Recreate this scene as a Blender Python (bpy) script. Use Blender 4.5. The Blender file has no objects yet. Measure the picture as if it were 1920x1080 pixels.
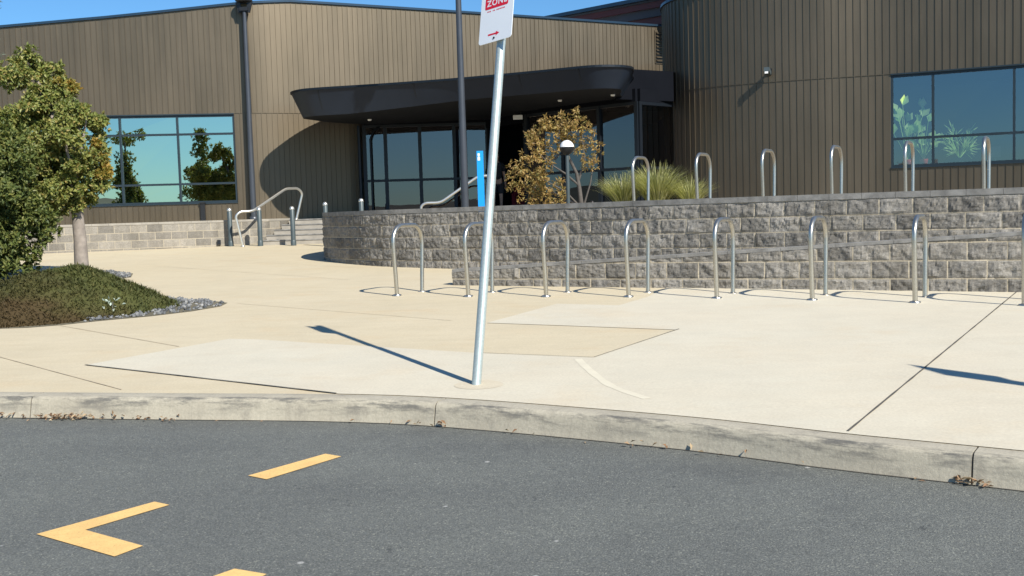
import bpy, bmesh, math, random
from mathutils import Vector, Matrix, noise
from mathutils.geometry import tessellate_polygon
random.seed(11)
S = bpy.context.scene
COL = S.collection
R = math.radians
EYE = 1.25

# ------------------------------------------------------------------ helpers
def gz(y):                      # tilted forecourt: rises 2.2 % away from the kerb
    return .145 + .0219 * (y - 7)
ROAD = -.14

def wpos(o):
    v = Vector((0, 0, 0))
    while o is not None:
        v += o.location; o = o.parent
    return v

def tag(o, label=None, cat=None, group=None, kind=None):
    if label: o['label'] = label
    if cat: o['category'] = cat
    if group: o['group'] = group
    if kind: o['kind'] = kind
    return o

def thing(name, label, cat, loc=(0, 0, 0), group=None):
    o = bpy.data.objects.new(name, None); COL.objects.link(o)
    o.location = loc; o.empty_display_size = .2
    return tag(o, label, cat, group)

def copy_tree(o, parent=None):
    c = o.copy(); COL.objects.link(c)
    if parent: c.parent = parent
    for ch in list(o.children): copy_tree(ch, c)
    return c

class MB:
    def __init__(s): s.v = []; s.f = []; s.sm = []; s.uv = []
    def add(s, vs, fs, smooth=False):
        n = len(s.v); s.v += [tuple(v) for v in vs]
        for f in fs: s.f.append(tuple(i + n for i in f)); s.sm.append(smooth)
    def box(s, c, d, rz=0, rx=0, ry=0):
        m = Matrix.Rotation(rz, 3, 'Z') @ Matrix.Rotation(ry, 3, 'Y') @ Matrix.Rotation(rx, 3, 'X')
        vs = []
        for z in (-.5, .5):
            for x, y in ((-.5, -.5), (.5, -.5), (.5, .5), (-.5, .5)):
                vs.append(Vector(c) + m @ Vector((x * d[0], y * d[1], z * d[2])))
        s.add(vs, [(3, 2, 1, 0), (4, 5, 6, 7), (0, 1, 5, 4), (1, 2, 6, 5), (2, 3, 7, 6), (3, 0, 4, 7)])
    def beam(s, a, b, w, h):     # box from a to b, w across (horizontal), h vertical-ish
        a = Vector(a); b = Vector(b); d = (b - a).normalized()
        up = Vector((0, 0, 1)) if abs(d.z) < .95 else Vector((0, 1, 0))
        x = d.cross(up).normalized(); u = x.cross(d)
        vs = []
        for p in (a, b):
            for i, j in ((-1, -1), (1, -1), (1, 1), (-1, 1)):
                vs.append(p + x * (i * w / 2) + u * (j * h / 2))
        s.add(vs, [(3, 2, 1, 0), (4, 5, 6, 7), (0, 1, 5, 4), (1, 2, 6, 5), (2, 3, 7, 6), (3, 0, 4, 7)])
    def tube(s, pts, r, n=10, cap=True, smooth=True):
        pts = [Vector(p) for p in pts]
        rr = r if isinstance(r, (list, tuple)) else [r] * len(pts)
        rings = []; x = None
        for i, p in enumerate(pts):
            t = (pts[min(i + 1, len(pts) - 1)] - pts[max(i - 1, 0)]).normalized()
            if x is None:
                x = t.cross(Vector((0.31, 0.2, 1))) if abs(t.z) < .9 else t.cross(Vector((0, 1, 0)))
            x = (x - t * x.dot(t)).normalized(); y = t.cross(x)
            rings.append([p + (x * math.cos(2 * math.pi * k / n) + y * math.sin(2 * math.pi * k / n)) * rr[i] for k in range(n)])
        vs = [v for ring in rings for v in ring]; fs = []
        for i in range(len(pts) - 1):
            for k in range(n):
                fs.append((i * n + k, i * n + (k + 1) % n, (i + 1) * n + (k + 1) % n, (i + 1) * n + k))
        s.add(vs, fs, smooth)
        if cap:
            s.add(rings[0], [tuple(range(n - 1, -1, -1))]); s.add(rings[-1], [tuple(range(n))])
    def lathe(s, prof, c=(0, 0, 0), n=20, smooth=True):
        vs = []; fs = []; c = Vector(c)
        for r, z in prof:
            for k in range(n):
                a = 2 * math.pi * k / n
                vs.append(c + Vector((r * math.cos(a), r * math.sin(a), z)))
        for i in range(len(prof) - 1):
            for k in range(n):
                fs.append((i * n + k, i * n + (k + 1) % n, (i + 1) * n + (k + 1) % n, (i + 1) * n + k))
        s.add(vs, fs, smooth)
    def poly(s, pts):            # flat sheet, concave ok
        pts = [Vector(p) for p in pts]
        s.add(pts, [tuple(t) for t in tessellate_polygon([pts])])
    def prism(s, pts, z0, z1):   # pts 2D
        n = len(pts); lo = [Vector((p[0], p[1], z0)) for p in pts]; hi = [Vector((p[0], p[1], z1)) for p in pts]
        tri = tessellate_polygon([[Vector((p[0], p[1], 0)) for p in pts]])
        s.add(lo + hi, [tuple(reversed(t)) for t in tri] + [tuple(i + n for i in t) for t in tri] + [(i, (i + 1) % n, n + (i + 1) % n, n + i) for i in range(n)])
    def build(s, name, mat, parent=None, fixn=False):
        off = wpos(parent) if parent else Vector((0, 0, 0))
        me = bpy.data.meshes.new(name)
        me.from_pydata([tuple(Vector(v) - off) for v in s.v], [], s.f)
        me.polygons.foreach_set('use_smooth', s.sm)
        if s.uv:
            uvl = me.uv_layers.new(name='UVMap')
            for l in me.loops: uvl.data[l.index].uv = s.uv[l.vertex_index]
        if fixn:
            bm = bmesh.new(); bm.from_mesh(me); bmesh.ops.recalc_face_normals(bm, faces=bm.faces); bm.to_mesh(me); bm.free()
        me.materials.append(mat); me.update()
        o = bpy.data.objects.new(name, me); COL.objects.link(o)
        if parent: o.parent = parent
        return o

def spline(P, step=.1, closed=False):     # Catmull-Rom through 2D points, resampled by arc length
    P = [Vector((p[0], p[1])) for p in P]; out = []
    n = len(P)
    for i in range(n - 1):
        a = P[max(i - 1, 0)]; b = P[i]; c = P[i + 1]; d = P[min(i + 2, n - 1)]
        for k in range(24):
            t = k / 24
            out.append(.5 * ((2 * b) + (c - a) * t + (2 * a - 5 * b + 4 * c - d) * t * t + (3 * b - a - 3 * c + d) * t ** 3))
    out.append(P[-1])
    return resample(out, step)

def resample(P, step):
    L = [0]
    for a, b in zip(P, P[1:]): L.append(L[-1] + (b - a).length)
    n = max(1, round(L[-1] / step)); res = []; j = 0
    for i in range(n + 1):
        s = L[-1] * i / n
        while j < len(P) - 2 and L[j + 1] < s: j += 1
        d = L[j + 1] - L[j]
        res.append(P[j].lerp(P[j + 1], (s - L[j]) / d if d > 1e-9 else 0))
    return res

class Path:                                # arc-length path with at(s) -> point, normal (to the right of travel = towards viewer when going +x)
    def __init__(s, P):
        s.P = P; s.L = [0]
        for a, b in zip(P, P[1:]): s.L.append(s.L[-1] + (b - a).length)
        s.len = s.L[-1]
    def seg(s, t):
        lo, hi = 0, len(s.L) - 2
        while lo < hi:
            m = (lo + hi) // 2
            if s.L[m + 1] < t: lo = m + 1
            else: hi = m
        return lo
    def at(s, t, off=0):
        i = s.seg(t); d = s.L[i + 1] - s.L[i]
        p = s.P[i] + (s.P[i + 1] - s.P[i]) * ((t - s.L[i]) / d)
        def nn(k):
            a = s.P[max(k - 1, 0)]; b = s.P[min(k + 1, len(s.P) - 1)]; q = (b - a).normalized(); return Vector((q.y, -q.x))
        n = nn(i).lerp(nn(i + 1), (t - s.L[i]) / d).normalized()
        return p + n * off, n
    def s_at_x(s, x):                      # arc length where X first reaches x (path runs to +x)
        for i in range(len(s.P) - 1):
            if s.P[i].x <= x < s.P[i + 1].x:
                return s.L[i] + (s.L[i + 1] - s.L[i]) * (x - s.P[i].x) / (s.P[i + 1].x - s.P[i].x)
        return s.len

# ------------------------------------------------------------------ materials
def newmat(name):
    m = bpy.data.materials.new(name); m.use_nodes = True
    nt = m.node_tree; nt.nodes.clear()
    out = nt.nodes.new('ShaderNodeOutputMaterial')
    return m, nt, out
def N(nt, t, **kw):
    n = nt.nodes.new(t)
    for k, v in kw.items():
        if k.startswith('_'): setattr(n, k[1:], v)
        else: n.inputs[k.replace('__', ' ')].default_value = v
    return n
def rgba(c): return (c[0], c[1], c[2], 1)
def ramp(nt, fac, stops):
    r = nt.nodes.new('ShaderNodeValToRGB'); e = r.color_ramp.elements
    while len(e) > 1: e.remove(e[-1])
    e[0].position = stops[0][0]; e[0].color = rgba(stops[0][1])
    for p, c in stops[1:]:
        q = e.new(p); q.color = rgba(c)
    nt.links.new(fac, r.inputs[0]); return r.outputs[0]
def mixc(nt, fac, a, b, mode='MIX'):
    m = nt.nodes.new('ShaderNodeMix'); m.data_type = 'RGBA'; m.blend_type = mode
    for sock, val in ((m.inputs[0], fac), (m.inputs[6], a), (m.inputs[7], b)):
        if isinstance(val, (int, float)): sock.default_value = val
        elif isinstance(val, tuple): sock.default_value = rgba(val)
        else: nt.links.new(val, sock)
    return m.outputs[2]
def coords(nt, kind='pos', scale=(1, 1, 1), rot=(0, 0, 0)):
    if kind == 'pos': s = nt.nodes.new('ShaderNodeNewGeometry').outputs['Position']
    elif kind == 'uv': s = nt.nodes.new('ShaderNodeTexCoord').outputs['UV']
    else: s = nt.nodes.new('ShaderNodeTexCoord').outputs['Object']
    mp = nt.nodes.new('ShaderNodeMapping'); mp.inputs['Scale'].default_value = scale; mp.inputs['Rotation'].default_value = rot
    nt.links.new(s, mp.inputs[0]); return mp.outputs[0]
def noi(nt, vec, scale, detail=4, rough=.55):
    n = N(nt, 'ShaderNodeTexNoise', Scale=scale, Detail=detail, Roughness=rough); nt.links.new(vec, n.inputs['Vector']); return n.outputs['Fac']
def bsdf(nt, out, color=None, rough=.6, metal=0, bump=None, bstr=.3, bdist=.01, spec=.5, coat=0):
    b = nt.nodes.new('ShaderNodeBsdfPrincipled')
    for sock, val in (('Base Color', color), ('Roughness', rough), ('Metallic', metal)):
        if val is None: continue
        if isinstance(val, tuple): b.inputs[sock].default_value = rgba(val)
        elif isinstance(val, (int, float)): b.inputs[sock].default_value = val
        else: nt.links.new(val, b.inputs[sock])
    b.inputs['Specular IOR Level'].default_value = spec
    b.inputs['Coat Weight'].default_value = coat
    if bump is not None:
        bp = N(nt, 'ShaderNodeBump', Strength=bstr, Distance=bdist); nt.links.new(bump, bp.inputs['Height']); nt.links.new(bp.outputs[0], b.inputs['Normal'])
    nt.links.new(b.outputs[0], out.inputs[0]); return b
def simple(name, col, rough=.5, metal=0, var=.15, scale=6, bstr=0.05, spec=.5, coat=0):
    m, nt, out = newmat(name)
    p = coords(nt, 'obj'); n = noi(nt, p, scale, 5)
    c = ramp(nt, n, [(.3, tuple(x * (1 - var) for x in col)), (.7, tuple(min(1, x * (1 + var)) for x in col))])
    f = noi(nt, p, scale * 12, 3)
    bsdf(nt, out, c, rough, metal, f, bstr, .005, spec, coat); return m

def concrete(name, base, warm, dark, streak=.5):
    m, nt, out = newmat(name)
    p = coords(nt)
    big = noi(nt, p, .55, 6, .6); mid = noi(nt, p, 2.6, 6, .65); fine = noi(nt, p, 60, 4, .7)
    st = noi(nt, coords(nt, 'pos', (.6, 3.5, 1), (0, 0, R(28))), 2.2, 4, .6)
    c = ramp(nt, big, [(.32, base), (.68, warm)])
    c = mixc(nt, .45, c, ramp(nt, mid, [(.3, tuple(x * .86 for x in base)), (.7, tuple(min(.95, x * 1.05) for x in base))]))
    c = mixc(nt, streak * .5, c, ramp(nt, st, [(.35, tuple(x * .9 for x in warm)), (.65, base)]))
    sp = N(nt, 'ShaderNodeTexVoronoi', Scale=7.0); nt.links.new(p, sp.inputs['Vector'])
    spot = ramp(nt, sp.outputs['Distance'], [(.0, (1, 1, 1)), (.035, (1, 1, 1)), (.05, (0, 0, 0))])
    c = mixc(nt, .0, c, dark)
    c = mixc(nt, mixc(nt, .35, (0, 0, 0), spot), c, dark)
    os_ = noi(nt, coords(nt, 'pos', (1, 1.3, 1), (0, 0, .5)), 1.15, 6, .68)
    c = mixc(nt, mixc(nt, .38, (0, 0, 0), ramp(nt, os_, [(.53, (0, 0, 0)), (.72, (1, 1, 1))])), c, tuple(x * k for x, k in zip(base, (.93, .80, .66))))
    gs = noi(nt, p, .8, 7, .7)
    c = mixc(nt, mixc(nt, .30, (0, 0, 0), ramp(nt, gs, [(.50, (0, 0, 0)), (.75, (1, 1, 1))])), c, tuple(x * .74 for x in base))
    g = ramp(nt, fine, [(.3, (.88, .88, .88)), (.7, (1.05, 1.05, 1.05))])
    c = mixc(nt, 1.0, c, g, 'MULTIPLY')
    bsdf(nt, out, c, .85, 0, fine, .18, .006, .3); return m
M = {}
M['cream'] = concrete('cream_concrete', (.595, .515, .365), (.55, .465, .31), (.30, .24, .16))
M['white'] = concrete('pale_concrete', (.605, .560, .445), (.615, .535, .40), (.34, .27, .19), .35)
M['terrace'] = concrete('grey_brown_paving', (.34, .29, .215), (.31, .26, .185), (.2, .16, .11))
M['footing'] = concrete('footing_concrete', (.60, .53, .40), (.56, .48, .35), (.3, .24, .16))

def mk_kerb():
    m, nt, out = newmat('kerb_concrete')
    uv = coords(nt, 'uv'); p = coords(nt)
    a = noi(nt, p, 1.6, 6, .65); f = noi(nt, p, 70, 3, .7)
    c = ramp(nt, a, [(.3, (.36, .325, .255)), (.72, (.46, .42, .33))])
    sx = N(nt, 'ShaderNodeSeparateXYZ'); nt.links.new(uv, sx.inputs[0])
    # tyre scuffs: long smears running along the arris
    sm = noi(nt, coords(nt, 'uv', (1.5, 8, 1)), 1.7, 6, .72)
    smr = ramp(nt, sm, [(.46, (0, 0, 0)), (.59, (1, 1, 1))])
    band = ramp(nt, sx.outputs[1], [(.235, (0, 0, 0)), (.265, (1, 1, 1)), (.31, (.8, .8, .8)), (.39, (0, 0, 0))])
    fac = mixc(nt, 1.0, smr, band, 'MULTIPLY')
    c = mixc(nt, mixc(nt, .88, (0, 0, 0), fac), c, (.085, .085, .083))
    bl = noi(nt, p, 5.5, 6, .72)
    c = mixc(nt, mixc(nt, .45, (0, 0, 0), ramp(nt, bl, [(.54, (0, 0, 0)), (.66, (1, 1, 1))])), c, (.23, .21, .175))
    # drips below the arris
    dr = noi(nt, coords(nt, 'uv', (14, 2.2, 1)), 2.0, 4, .6)
    drr = ramp(nt, dr, [(.5, (0, 0, 0)), (.75, (1, 1, 1))])
    c = mixc(nt, mixc(nt, .35, (0, 0, 0), drr), c, (.24, .215, .175))
    c = mixc(nt, 1.0, c, ramp(nt, f, [(.3, (.86, .86, .86)), (.7, (1.06, 1.06, 1.06))]), 'MULTIPLY')
    bsdf(nt, out, c, .9, 0, f, .3, .006, .25); return m
M['kerb'] = mk_kerb()

def mk_asphalt():
    m, nt, out = newmat('asphalt')
    p = coords(nt)
    v = N(nt, 'ShaderNodeTexVoronoi', Scale=170.0); nt.links.new(p, v.inputs['Vector'])
    f = noi(nt, p, 120, 3, .75); big = noi(nt, p, .9, 5, .6); mid = noi(nt, p, 22, 4, .7)
    c = ramp(nt, f, [(.30, (.082, .087, .081)), (.5, (.138, .144, .133)), (.72, (.225, .228, .207))])
    sep = nt.nodes.new('ShaderNodeSeparateColor'); nt.links.new(v.outputs['Color'], sep.inputs[0])
    c = mixc(nt, 1.0, c, ramp(nt, sep.outputs[0], [(0, (.8, .8, .8)), (.90, (1.05, 1.05, 1.04)), (.985, (1.7, 1.65, 1.5))]), 'MULTIPLY')
    c = mixc(nt, 1.0, c, ramp(nt, big, [(.3, (.88, .88, .89)), (.7, (1.07, 1.07, 1.06))]), 'MULTIPLY')
    c = mixc(nt, 1.0, c, ramp(nt, mid, [(.3, (.9, .9, .9)), (.7, (1.1, 1.1, 1.1))]), 'MULTIPLY')
    pv = N(nt, 'ShaderNodeTexVoronoi', Scale=1.9); nt.links.new(p, pv.inputs['Vector'])
    wob = noi(nt, p, 30, 3, .6)
    add = N(nt, 'ShaderNodeMath', _operation='ADD'); nt.links.new(pv.outputs['Distance'], add.inputs[0]); nt.links.new(wob, add.inputs[1])
    wp = noi(nt, coords(nt, 'pos', (.35, 1.6, 1), (0, 0, R(14))), .8, 4, .5)
    c = mixc(nt, 1.0, c, ramp(nt, wp, [(.3, (.90, .90, .91)), (.7, (1.12, 1.12, 1.10))]), 'MULTIPLY')
    wv = N(nt, 'ShaderNodeTexVoronoi', Scale=2.4); nt.links.new(p, wv.inputs['Vector'])
    c = mixc(nt, mixc(nt, .75, (0, 0, 0), ramp(nt, wv.outputs['Distance'], [(.026, (1, 1, 1)), (.036, (0, 0, 0))])), c, (.46, .45, .42))
    patch = ramp(nt, add.outputs[0], [(.44, (1, 1, 1)), (.53, (0, 0, 0))])
    c = mixc(nt, mixc(nt, .5, (0, 0, 0), patch), c, (.03, .032, .034))
    oil = noi(nt, coords(nt, 'pos', (1, 1.5, 1), (0, 0, R(20))), .75, 6, .7)
    c = mixc(nt, mixc(nt, .42, (0, 0, 0), ramp(nt, oil, [(.56, (0, 0, 0)), (.70, (1, 1, 1))])), c, (.06, .062, .062))
    bsdf(nt, out, c, .78, 0, f, .8, .008, .4); return m
M['asphalt'] = mk_asphalt()

def mk_paint():
    m, nt, out = newmat('yellow_road_paint')
    p = coords(nt); f = noi(nt, p, 90, 4, .75); g = noi(nt, p, 9, 4, .6)
    c = ramp(nt, f, [(.26, (.12, .11, .09)), (.335, (.45, .31, .13)), (.40, (.80, .51, .19)), (.7, (.86, .56, .22))])
    c = mixc(nt, 1.0, c, ramp(nt, g, [(.3, (.84, .84, .85)), (.7, (1, 1, 1))]), 'MULTIPLY')
    bsdf(nt, out, c, .7, 0, f, .5, .005, .3); return m
M['paint'] = mk_paint()

def mk_cladding():
    m, nt, out = newmat('bronze_metal_cladding')
    p = coords(nt)
    n = noi(nt, coords(nt, 'pos', (1, 1, .25)), 1.3, 5, .6); f = noi(nt, coords(nt, 'pos', (6, 6, .4)), 3, 4, .6)
    r2 = nt.nodes.new('ShaderNodeNewGeometry')
    c = ramp(nt, n, [(.3, (.142, .115, .080)), (.7, (.160, .131, .094))])
    c = mixc(nt, 1.0, c, ramp(nt, f, [(.3, (.95, .95, .95)), (.7, (1.04, 1.04, 1.04))]), 'MULTIPLY')
    rr = ramp(nt, n, [(.3, (.45, .45, .45)), (.7, (.52, .52, .52))])
    bsdf(nt, out, c, rr, .88, noi(nt, coords(nt, 'pos', (1, 1, .35)), 2.2, 2), .12, .02, .5); return m
M['clad'] = mk_cladding()

def mk_block(name, lo, mid_, hi, bright=1.0):
    m, nt, out = newmat(name)
    uv = coords(nt, 'uv'); p = coords(nt)
    br = nt.nodes.new('ShaderNodeTexBrick'); nt.links.new(uv, br.inputs['Vector'])
    br.offset = .5; br.inputs['Scale'].default_value = 1; br.inputs['Brick Width'].default_value = .4; br.inputs['Row Height'].default_value = .2
    br.inputs['Mortar Size'].default_value = .0085; br.inputs['Mortar Smooth'].default_value = .4; br.inputs['Bias'].default_value = 0
    br.inputs['Color1'].default_value = (.72, .72, .72, 1); br.inputs['Color2'].default_value = (1.22, 1.21, 1.19, 1)
    n = noi(nt, p, 9, 6, .7); f = noi(nt, p, 45, 4, .75)
    c = ramp(nt, n, [(.26, lo), (.5, mid_), (.76, hi)])
    c = mixc(nt, 1.0, c, br.outputs['Color'], 'MULTIPLY')
    c = mixc(nt, 1.0, c, ramp(nt, f, [(.3, (.72, .72, .72)), (.7, (1.22, 1.22, 1.22))]), 'MULTIPLY')
    mo = ramp(nt, noi(nt, p, 4, 4), [(.3, (.33, .29, .22)), (.7, (.47, .41, .31))])
    # mortar smears beside some joints
    sm = ramp(nt, noi(nt, p, 3.3, 5, .7), [(.60, (0, 0, 0)), (.70, (1, 1, 1))])
    c = mixc(nt, mixc(nt, .35, (0, 0, 0), sm), c, mo)
    wst = noi(nt, coords(nt, 'pos', (1, 1, .18)), 2.4, 5, .65)      # rain streaks
    c = mixc(nt, 1.0, c, ramp(nt, wst, [(.35, (.78, .77, .75)), (.62, (1.06, 1.06, 1.06))]), 'MULTIPLY')
    c = mixc(nt, br.outputs['Fac'], c, mo)
    bsdf(nt, out, c, .93, 0, f, .55, .012, .2); return m
M['block'] = mk_block('splitface_block', (.165, .155, .14), (.235, .222, .202), (.32, .30, .27))
M['paleblock'] = mk_block('pale_block', (.215, .198, .172), (.26, .24, .208), (.305, .28, .245))
M['cap'] = simple('grey_capping', (.215, .208, .195), .9, 0, .32, 7, .5)
M['stepconc'] = simple('step_concrete', (.30, .275, .235), .9, 0, .14, 4, .2)

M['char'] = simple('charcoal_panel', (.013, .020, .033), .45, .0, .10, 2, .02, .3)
M['dark'] = simple('dark_frame', (.010, .014, .020), .4, .3, .1, 3, .02)
M['frame'] = simple('blue_grey_frame', (.020, .034, .045), .42, .3, .1, 3, .02)
M['black'] = simple('shade_black', (.006, .007, .010), .95, 0, .1, 2, .02, .05)  # shade beside the canopy end is put into this near black
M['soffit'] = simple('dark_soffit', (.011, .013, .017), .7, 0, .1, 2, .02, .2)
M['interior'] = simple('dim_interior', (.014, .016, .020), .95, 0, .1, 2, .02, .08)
M['gutter'] = simple('blue_black_gutter', (.02, .045, .075), .35, .4, .1, 2, .02)
M['redbeam'] = simple('shaded_red_steel', (.095, .019, .017), .55, 0, .12, 2, .02)  # red deepened, the shade under the eave is in the colour
M['lining'] = simple('shaded_lining', (.085, .085, .092), .8, 0, .06, 2, .02, .1)  # darker copy of the grey lining, eave shade painted in
M['greysoffit'] = simple('grey_lining', (.30, .30, .31), .7, 0, .06, 2, .02)
M['post'] = simple('charcoal_powdercoat', (.055, .062, .075), .38, .2, .1, 3, .02)
M['bollard'] = simple('slate_bollard', (.062, .082, .088), .45, .1, .12, 4, .03)
M['blue'] = simple('bright_blue_panel', (.008, .29, .80), .35, 0, .05, 3, .01)
M['whitep'] = simple('white_plastic', (.75, .76, .76), .45, 0, .05, 4, .02)
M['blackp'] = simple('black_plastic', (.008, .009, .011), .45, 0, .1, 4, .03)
M['redp'] = simple('red_plastic', (.55, .03, .025), .45, 0, .1, 4, .03)
M['redf'] = simple('red_fabric', (.20, .012, .02), .85, 0, .1, 8, .1)
M['signwhite'] = simple('sign_white', (.72, .75, .78), .38, 0, .03, 3, .01)
M['signred'] = simple('sign_red', (.62, .012, .03), .4, 0, .04, 3, .01)
M['galv'] = None
def mk_galv(name, c0, c1, rough, metal):
    m, nt, out = newmat(name)
    p = coords(nt, 'obj'); v = N(nt, 'ShaderNodeTexVoronoi', Scale=60.0); nt.links.new(p, v.inputs['Vector'])
    n = noi(nt, coords(nt, 'obj', (1, 1, .3)), 9, 5, .6)
    c = mixc(nt, .5, ramp(nt, n, [(.3, c0), (.7, c1)]), ramp(nt, v.outputs['Distance'], [(.1, c0), (.7, c1)]))
    bsdf(nt, out, c, rough, metal, n, .04, .003); return m
M['galv'] = mk_galv('galvanised_steel', (.36, .415, .405), (.48, .54, .52), .45, .5)
M['steel'] = mk_galv('brushed_stainless', (.44, .42, .37), (.58, .55, .48), .33, .92)
M['satin'] = mk_galv('satin_stainless', (.66, .65, .60), (.76, .75, .70), .34, .85)
M['joint'] = simple('dark_joint', (.085, .078, .066), .95, 0, .2, 8, .1)
M['faintjoint'] = simple('faint_joint', (.47, .39, .27), .95, 0, .15, 8, .1)
M['stain'] = simple('pale_cement_streak', (.622, .568, .438), .9, 0, .06, 6, .1)
M['earth'] = simple('verge_earth', (.16, .14, .09), .95, 0, .3, .4, .2)
M['hill'] = simple('far_bush', (.05, .065, .05), .95, 0, .3, .05, .1)
M['bark'] = simple('tree_bark', (.25, .215, .185), .9, 0, .25, 9, .5)
M['greybark'] = simple('grey_bark', (.17, .16, .145), .9, 0, .25, 14, .5)
M['darkbark'] = simple('dark_bark', (.085, .075, .066), .9, 0, .25, 14, .5)
M['skin'] = simple('skin', (.42, .25, .18), .55, 0, .05, 10, .03)
M['shirt'] = simple('black_cloth', (.012, .013, .016), .85, 0, .15, 10, .1)
M['shorts'] = simple('dark_shorts', (.02, .021, .026), .85, 0, .15, 10, .1)
M['hair'] = simple('dark_hair', (.02, .014, .01), .6, 0, .15, 20, .2)

def mk_glass(name, tint, gl, fac, rough=0.0):
    m, nt, out = newmat(name)
    t = N(nt, 'ShaderNodeBsdfTransparent'); t.inputs[0].default_value = rgba(tint)
    g = N(nt, 'ShaderNodeBsdfGlossy', Roughness=rough); g.inputs[0].default_value = rgba(gl)
    # faint pane waviness
    p = coords(nt); n = noi(nt, p, .7, 2); bp = N(nt, 'ShaderNodeBump', Strength=.06, Distance=.02); nt.links.new(n, bp.inputs['Height']); nt.links.new(bp.outputs[0], g.inputs['Normal'])
    lw0 = N(nt, 'ShaderNodeLayerWeight', Blend=.5); lw = N(nt, 'ShaderNodeMath', _operation='POWER'); nt.links.new(lw0.outputs['Facing'], lw.inputs[0]); lw.inputs[1].default_value = 4.0
    ma = N(nt, 'ShaderNodeMath', _operation='ADD'); ma.inputs[1].default_value = fac; ma.use_clamp = True; nt.links.new(lw.outputs[0], ma.inputs[0])
    mx = N(nt, 'ShaderNodeMixShader'); nt.links.new(ma.outputs[0], mx.inputs[0]); nt.links.new(t.outputs[0], mx.inputs[1]); nt.links.new(g.outputs[0], mx.inputs[2])
    nt.links.new(mx.outputs[0], out.inputs[0]); return m
M['glassL'] = mk_glass('teal_reflective_glass', (.25, .32, .32), (.89, .94, .79), .66)
M['glassE'] = mk_glass('dark_entrance_glass', (.35, .40, .44), (.66, .60, .62), .20)
M['glassR'] = mk_glass('blue_tinted_glass', (.84, .90, .90), (.62, .66, .70), .33)

def leafmat(name, stops, trans=.25, rough=.5):
    m, nt, out = newmat(name)
    g = nt.nodes.new('ShaderNodeNewGeometry')
    c = ramp(nt, g.outputs['Random Per Island'], stops)
    n = noi(nt, coords(nt, 'obj'), 2.2, 3)
    c = mixc(nt, 1.0, c, ramp(nt, n, [(.3, (.78, .80, .78)), (.7, (1.18, 1.15, 1.1))]), 'MULTIPLY')
    b = nt.nodes.new('ShaderNodeBsdfPrincipled'); nt.links.new(c, b.inputs['Base Color']); b.inputs['Roughness'].default_value = rough
    b.inputs['Specular IOR Level'].default_value = .4
    tr = nt.nodes.new('ShaderNodeBsdfTranslucent'); nt.links.new(mixc(nt, 1.0, c, (1.3, 1.4, .7), 'MULTIPLY'), tr.inputs[0])
    mx = N(nt, 'ShaderNodeMixShader'); mx.inputs[0].default_value = trans
    nt.links.new(b.outputs[0], mx.inputs[1]); nt.links.new(tr.outputs[0], mx.inputs[2]); nt.links.new(mx.outputs[0], out.inputs[0]); return m
M['leaf'] = leafmat('olive_leaf', [(0, (.11, .145, .038)), (.4, (.185, .215, .058)), (.8, (.27, .27, .08)), (1, (.32, .25, .085))])
M['leafy'] = leafmat('turning_leaf', [(0, (.17, .17, .035)), (.5, (.29, .23, .05)), (1, (.36, .21, .05))])
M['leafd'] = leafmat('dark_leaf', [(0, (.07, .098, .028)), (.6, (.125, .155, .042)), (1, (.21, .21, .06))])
M['gum'] = leafmat('grey_green_leaf', [(0, (.10, .13, .10)), (1, (.20, .24, .19))], .2)
M['brown'] = leafmat('autumn_leaf', [(0, (.20, .125, .045)), (.35, (.36, .23, .08)), (.7, (.44, .31, .12)), (1, (.28, .26, .09))], .3)
M['blade'] = leafmat('strappy_leaf', [(0, (.22, .23, .07)), (.5, (.42, .41, .17)), (1, (.64, .60, .36))], .3)
def mk_cover():
    m = leafmat('ground_cover_leaf', [(0, (.045, .060, .014)), (.6, (.070, .080, .020)), (1, (.11, .10, .03))], .12, .75)
    nt = m.node_tree; b = next(n for n in nt.nodes if n.type == 'BSDF_PRINCIPLED'); src = b.inputs['Base Color'].links[0].from_socket
    p = coords(nt); n1 = noi(nt, p, 1.7, 4, .6); sx = N(nt, 'ShaderNodeSeparateXYZ'); nt.links.new(p, sx.inputs[0])
    mr = N(nt, 'ShaderNodeMapRange'); mr.inputs[1].default_value = 12.6; mr.inputs[2].default_value = 11.0; nt.links.new(sx.outputs[1], mr.inputs[0])
    ad = N(nt, 'ShaderNodeMath', _operation='ADD'); nt.links.new(mr.outputs[0], ad.inputs[0]); nt.links.new(n1, ad.inputs[1])
    ml = N(nt, 'ShaderNodeMath', _operation='MULTIPLY'); ml.inputs[1].default_value = .5; nt.links.new(ad.outputs[0], ml.inputs[0]); fac = ramp(nt, ml.outputs[0], [(.42, (0, 0, 0)), (.66, (1, 1, 1))])       # browning, dying stems along the front edge
    nt.links.new(mixc(nt, mixc(nt, .85, (0, 0, 0), fac), src, (.062, .036, .014)), b.inputs['Base Color']); return m
M['cover'] = mk_cover()
M['litter'] = leafmat('dry_leaf', [(0, (.17, .10, .06)), (.5, (.29, .175, .10)), (1, (.46, .36, .24))], .1, .8)
M['palm'] = leafmat('indoor_leaf', [(0, (.25, .48, .14)), (1, (.60, .80, .35))], .4)
M['pale'] = leafmat('silver_leaf', [(0, (.48, .58, .52)), (1, (.70, .78, .70))], .2)
M['stone'] = leafmat('river_gravel', [(0, (.07, .075, .085)), (.5, (.14, .145, .155)), (1, (.27, .27, .27))], 0, .8)

def struct(o): o['kind'] = 'structure'; return o

# ------------------------------------------------------------------ ground, road, kerb
def G(x, y, d=0): return Vector((x, y, gz(y) + d))
kb = [(-60, 19), (-30, 12.6), (-14, 9.2), (-8, 8.0), (-3.484, 7.16), (-2.3, 6.93), (-1.1, 6.70), (-.29, 6.41), (.909, 5.75), (1.631, 5.24), (2.312, 4.80), (4.2, 3.55), (8, .9), (14, -3.4), (40, -22)]
kback = spline(kb, .06)
KP = Path(kback)

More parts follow.
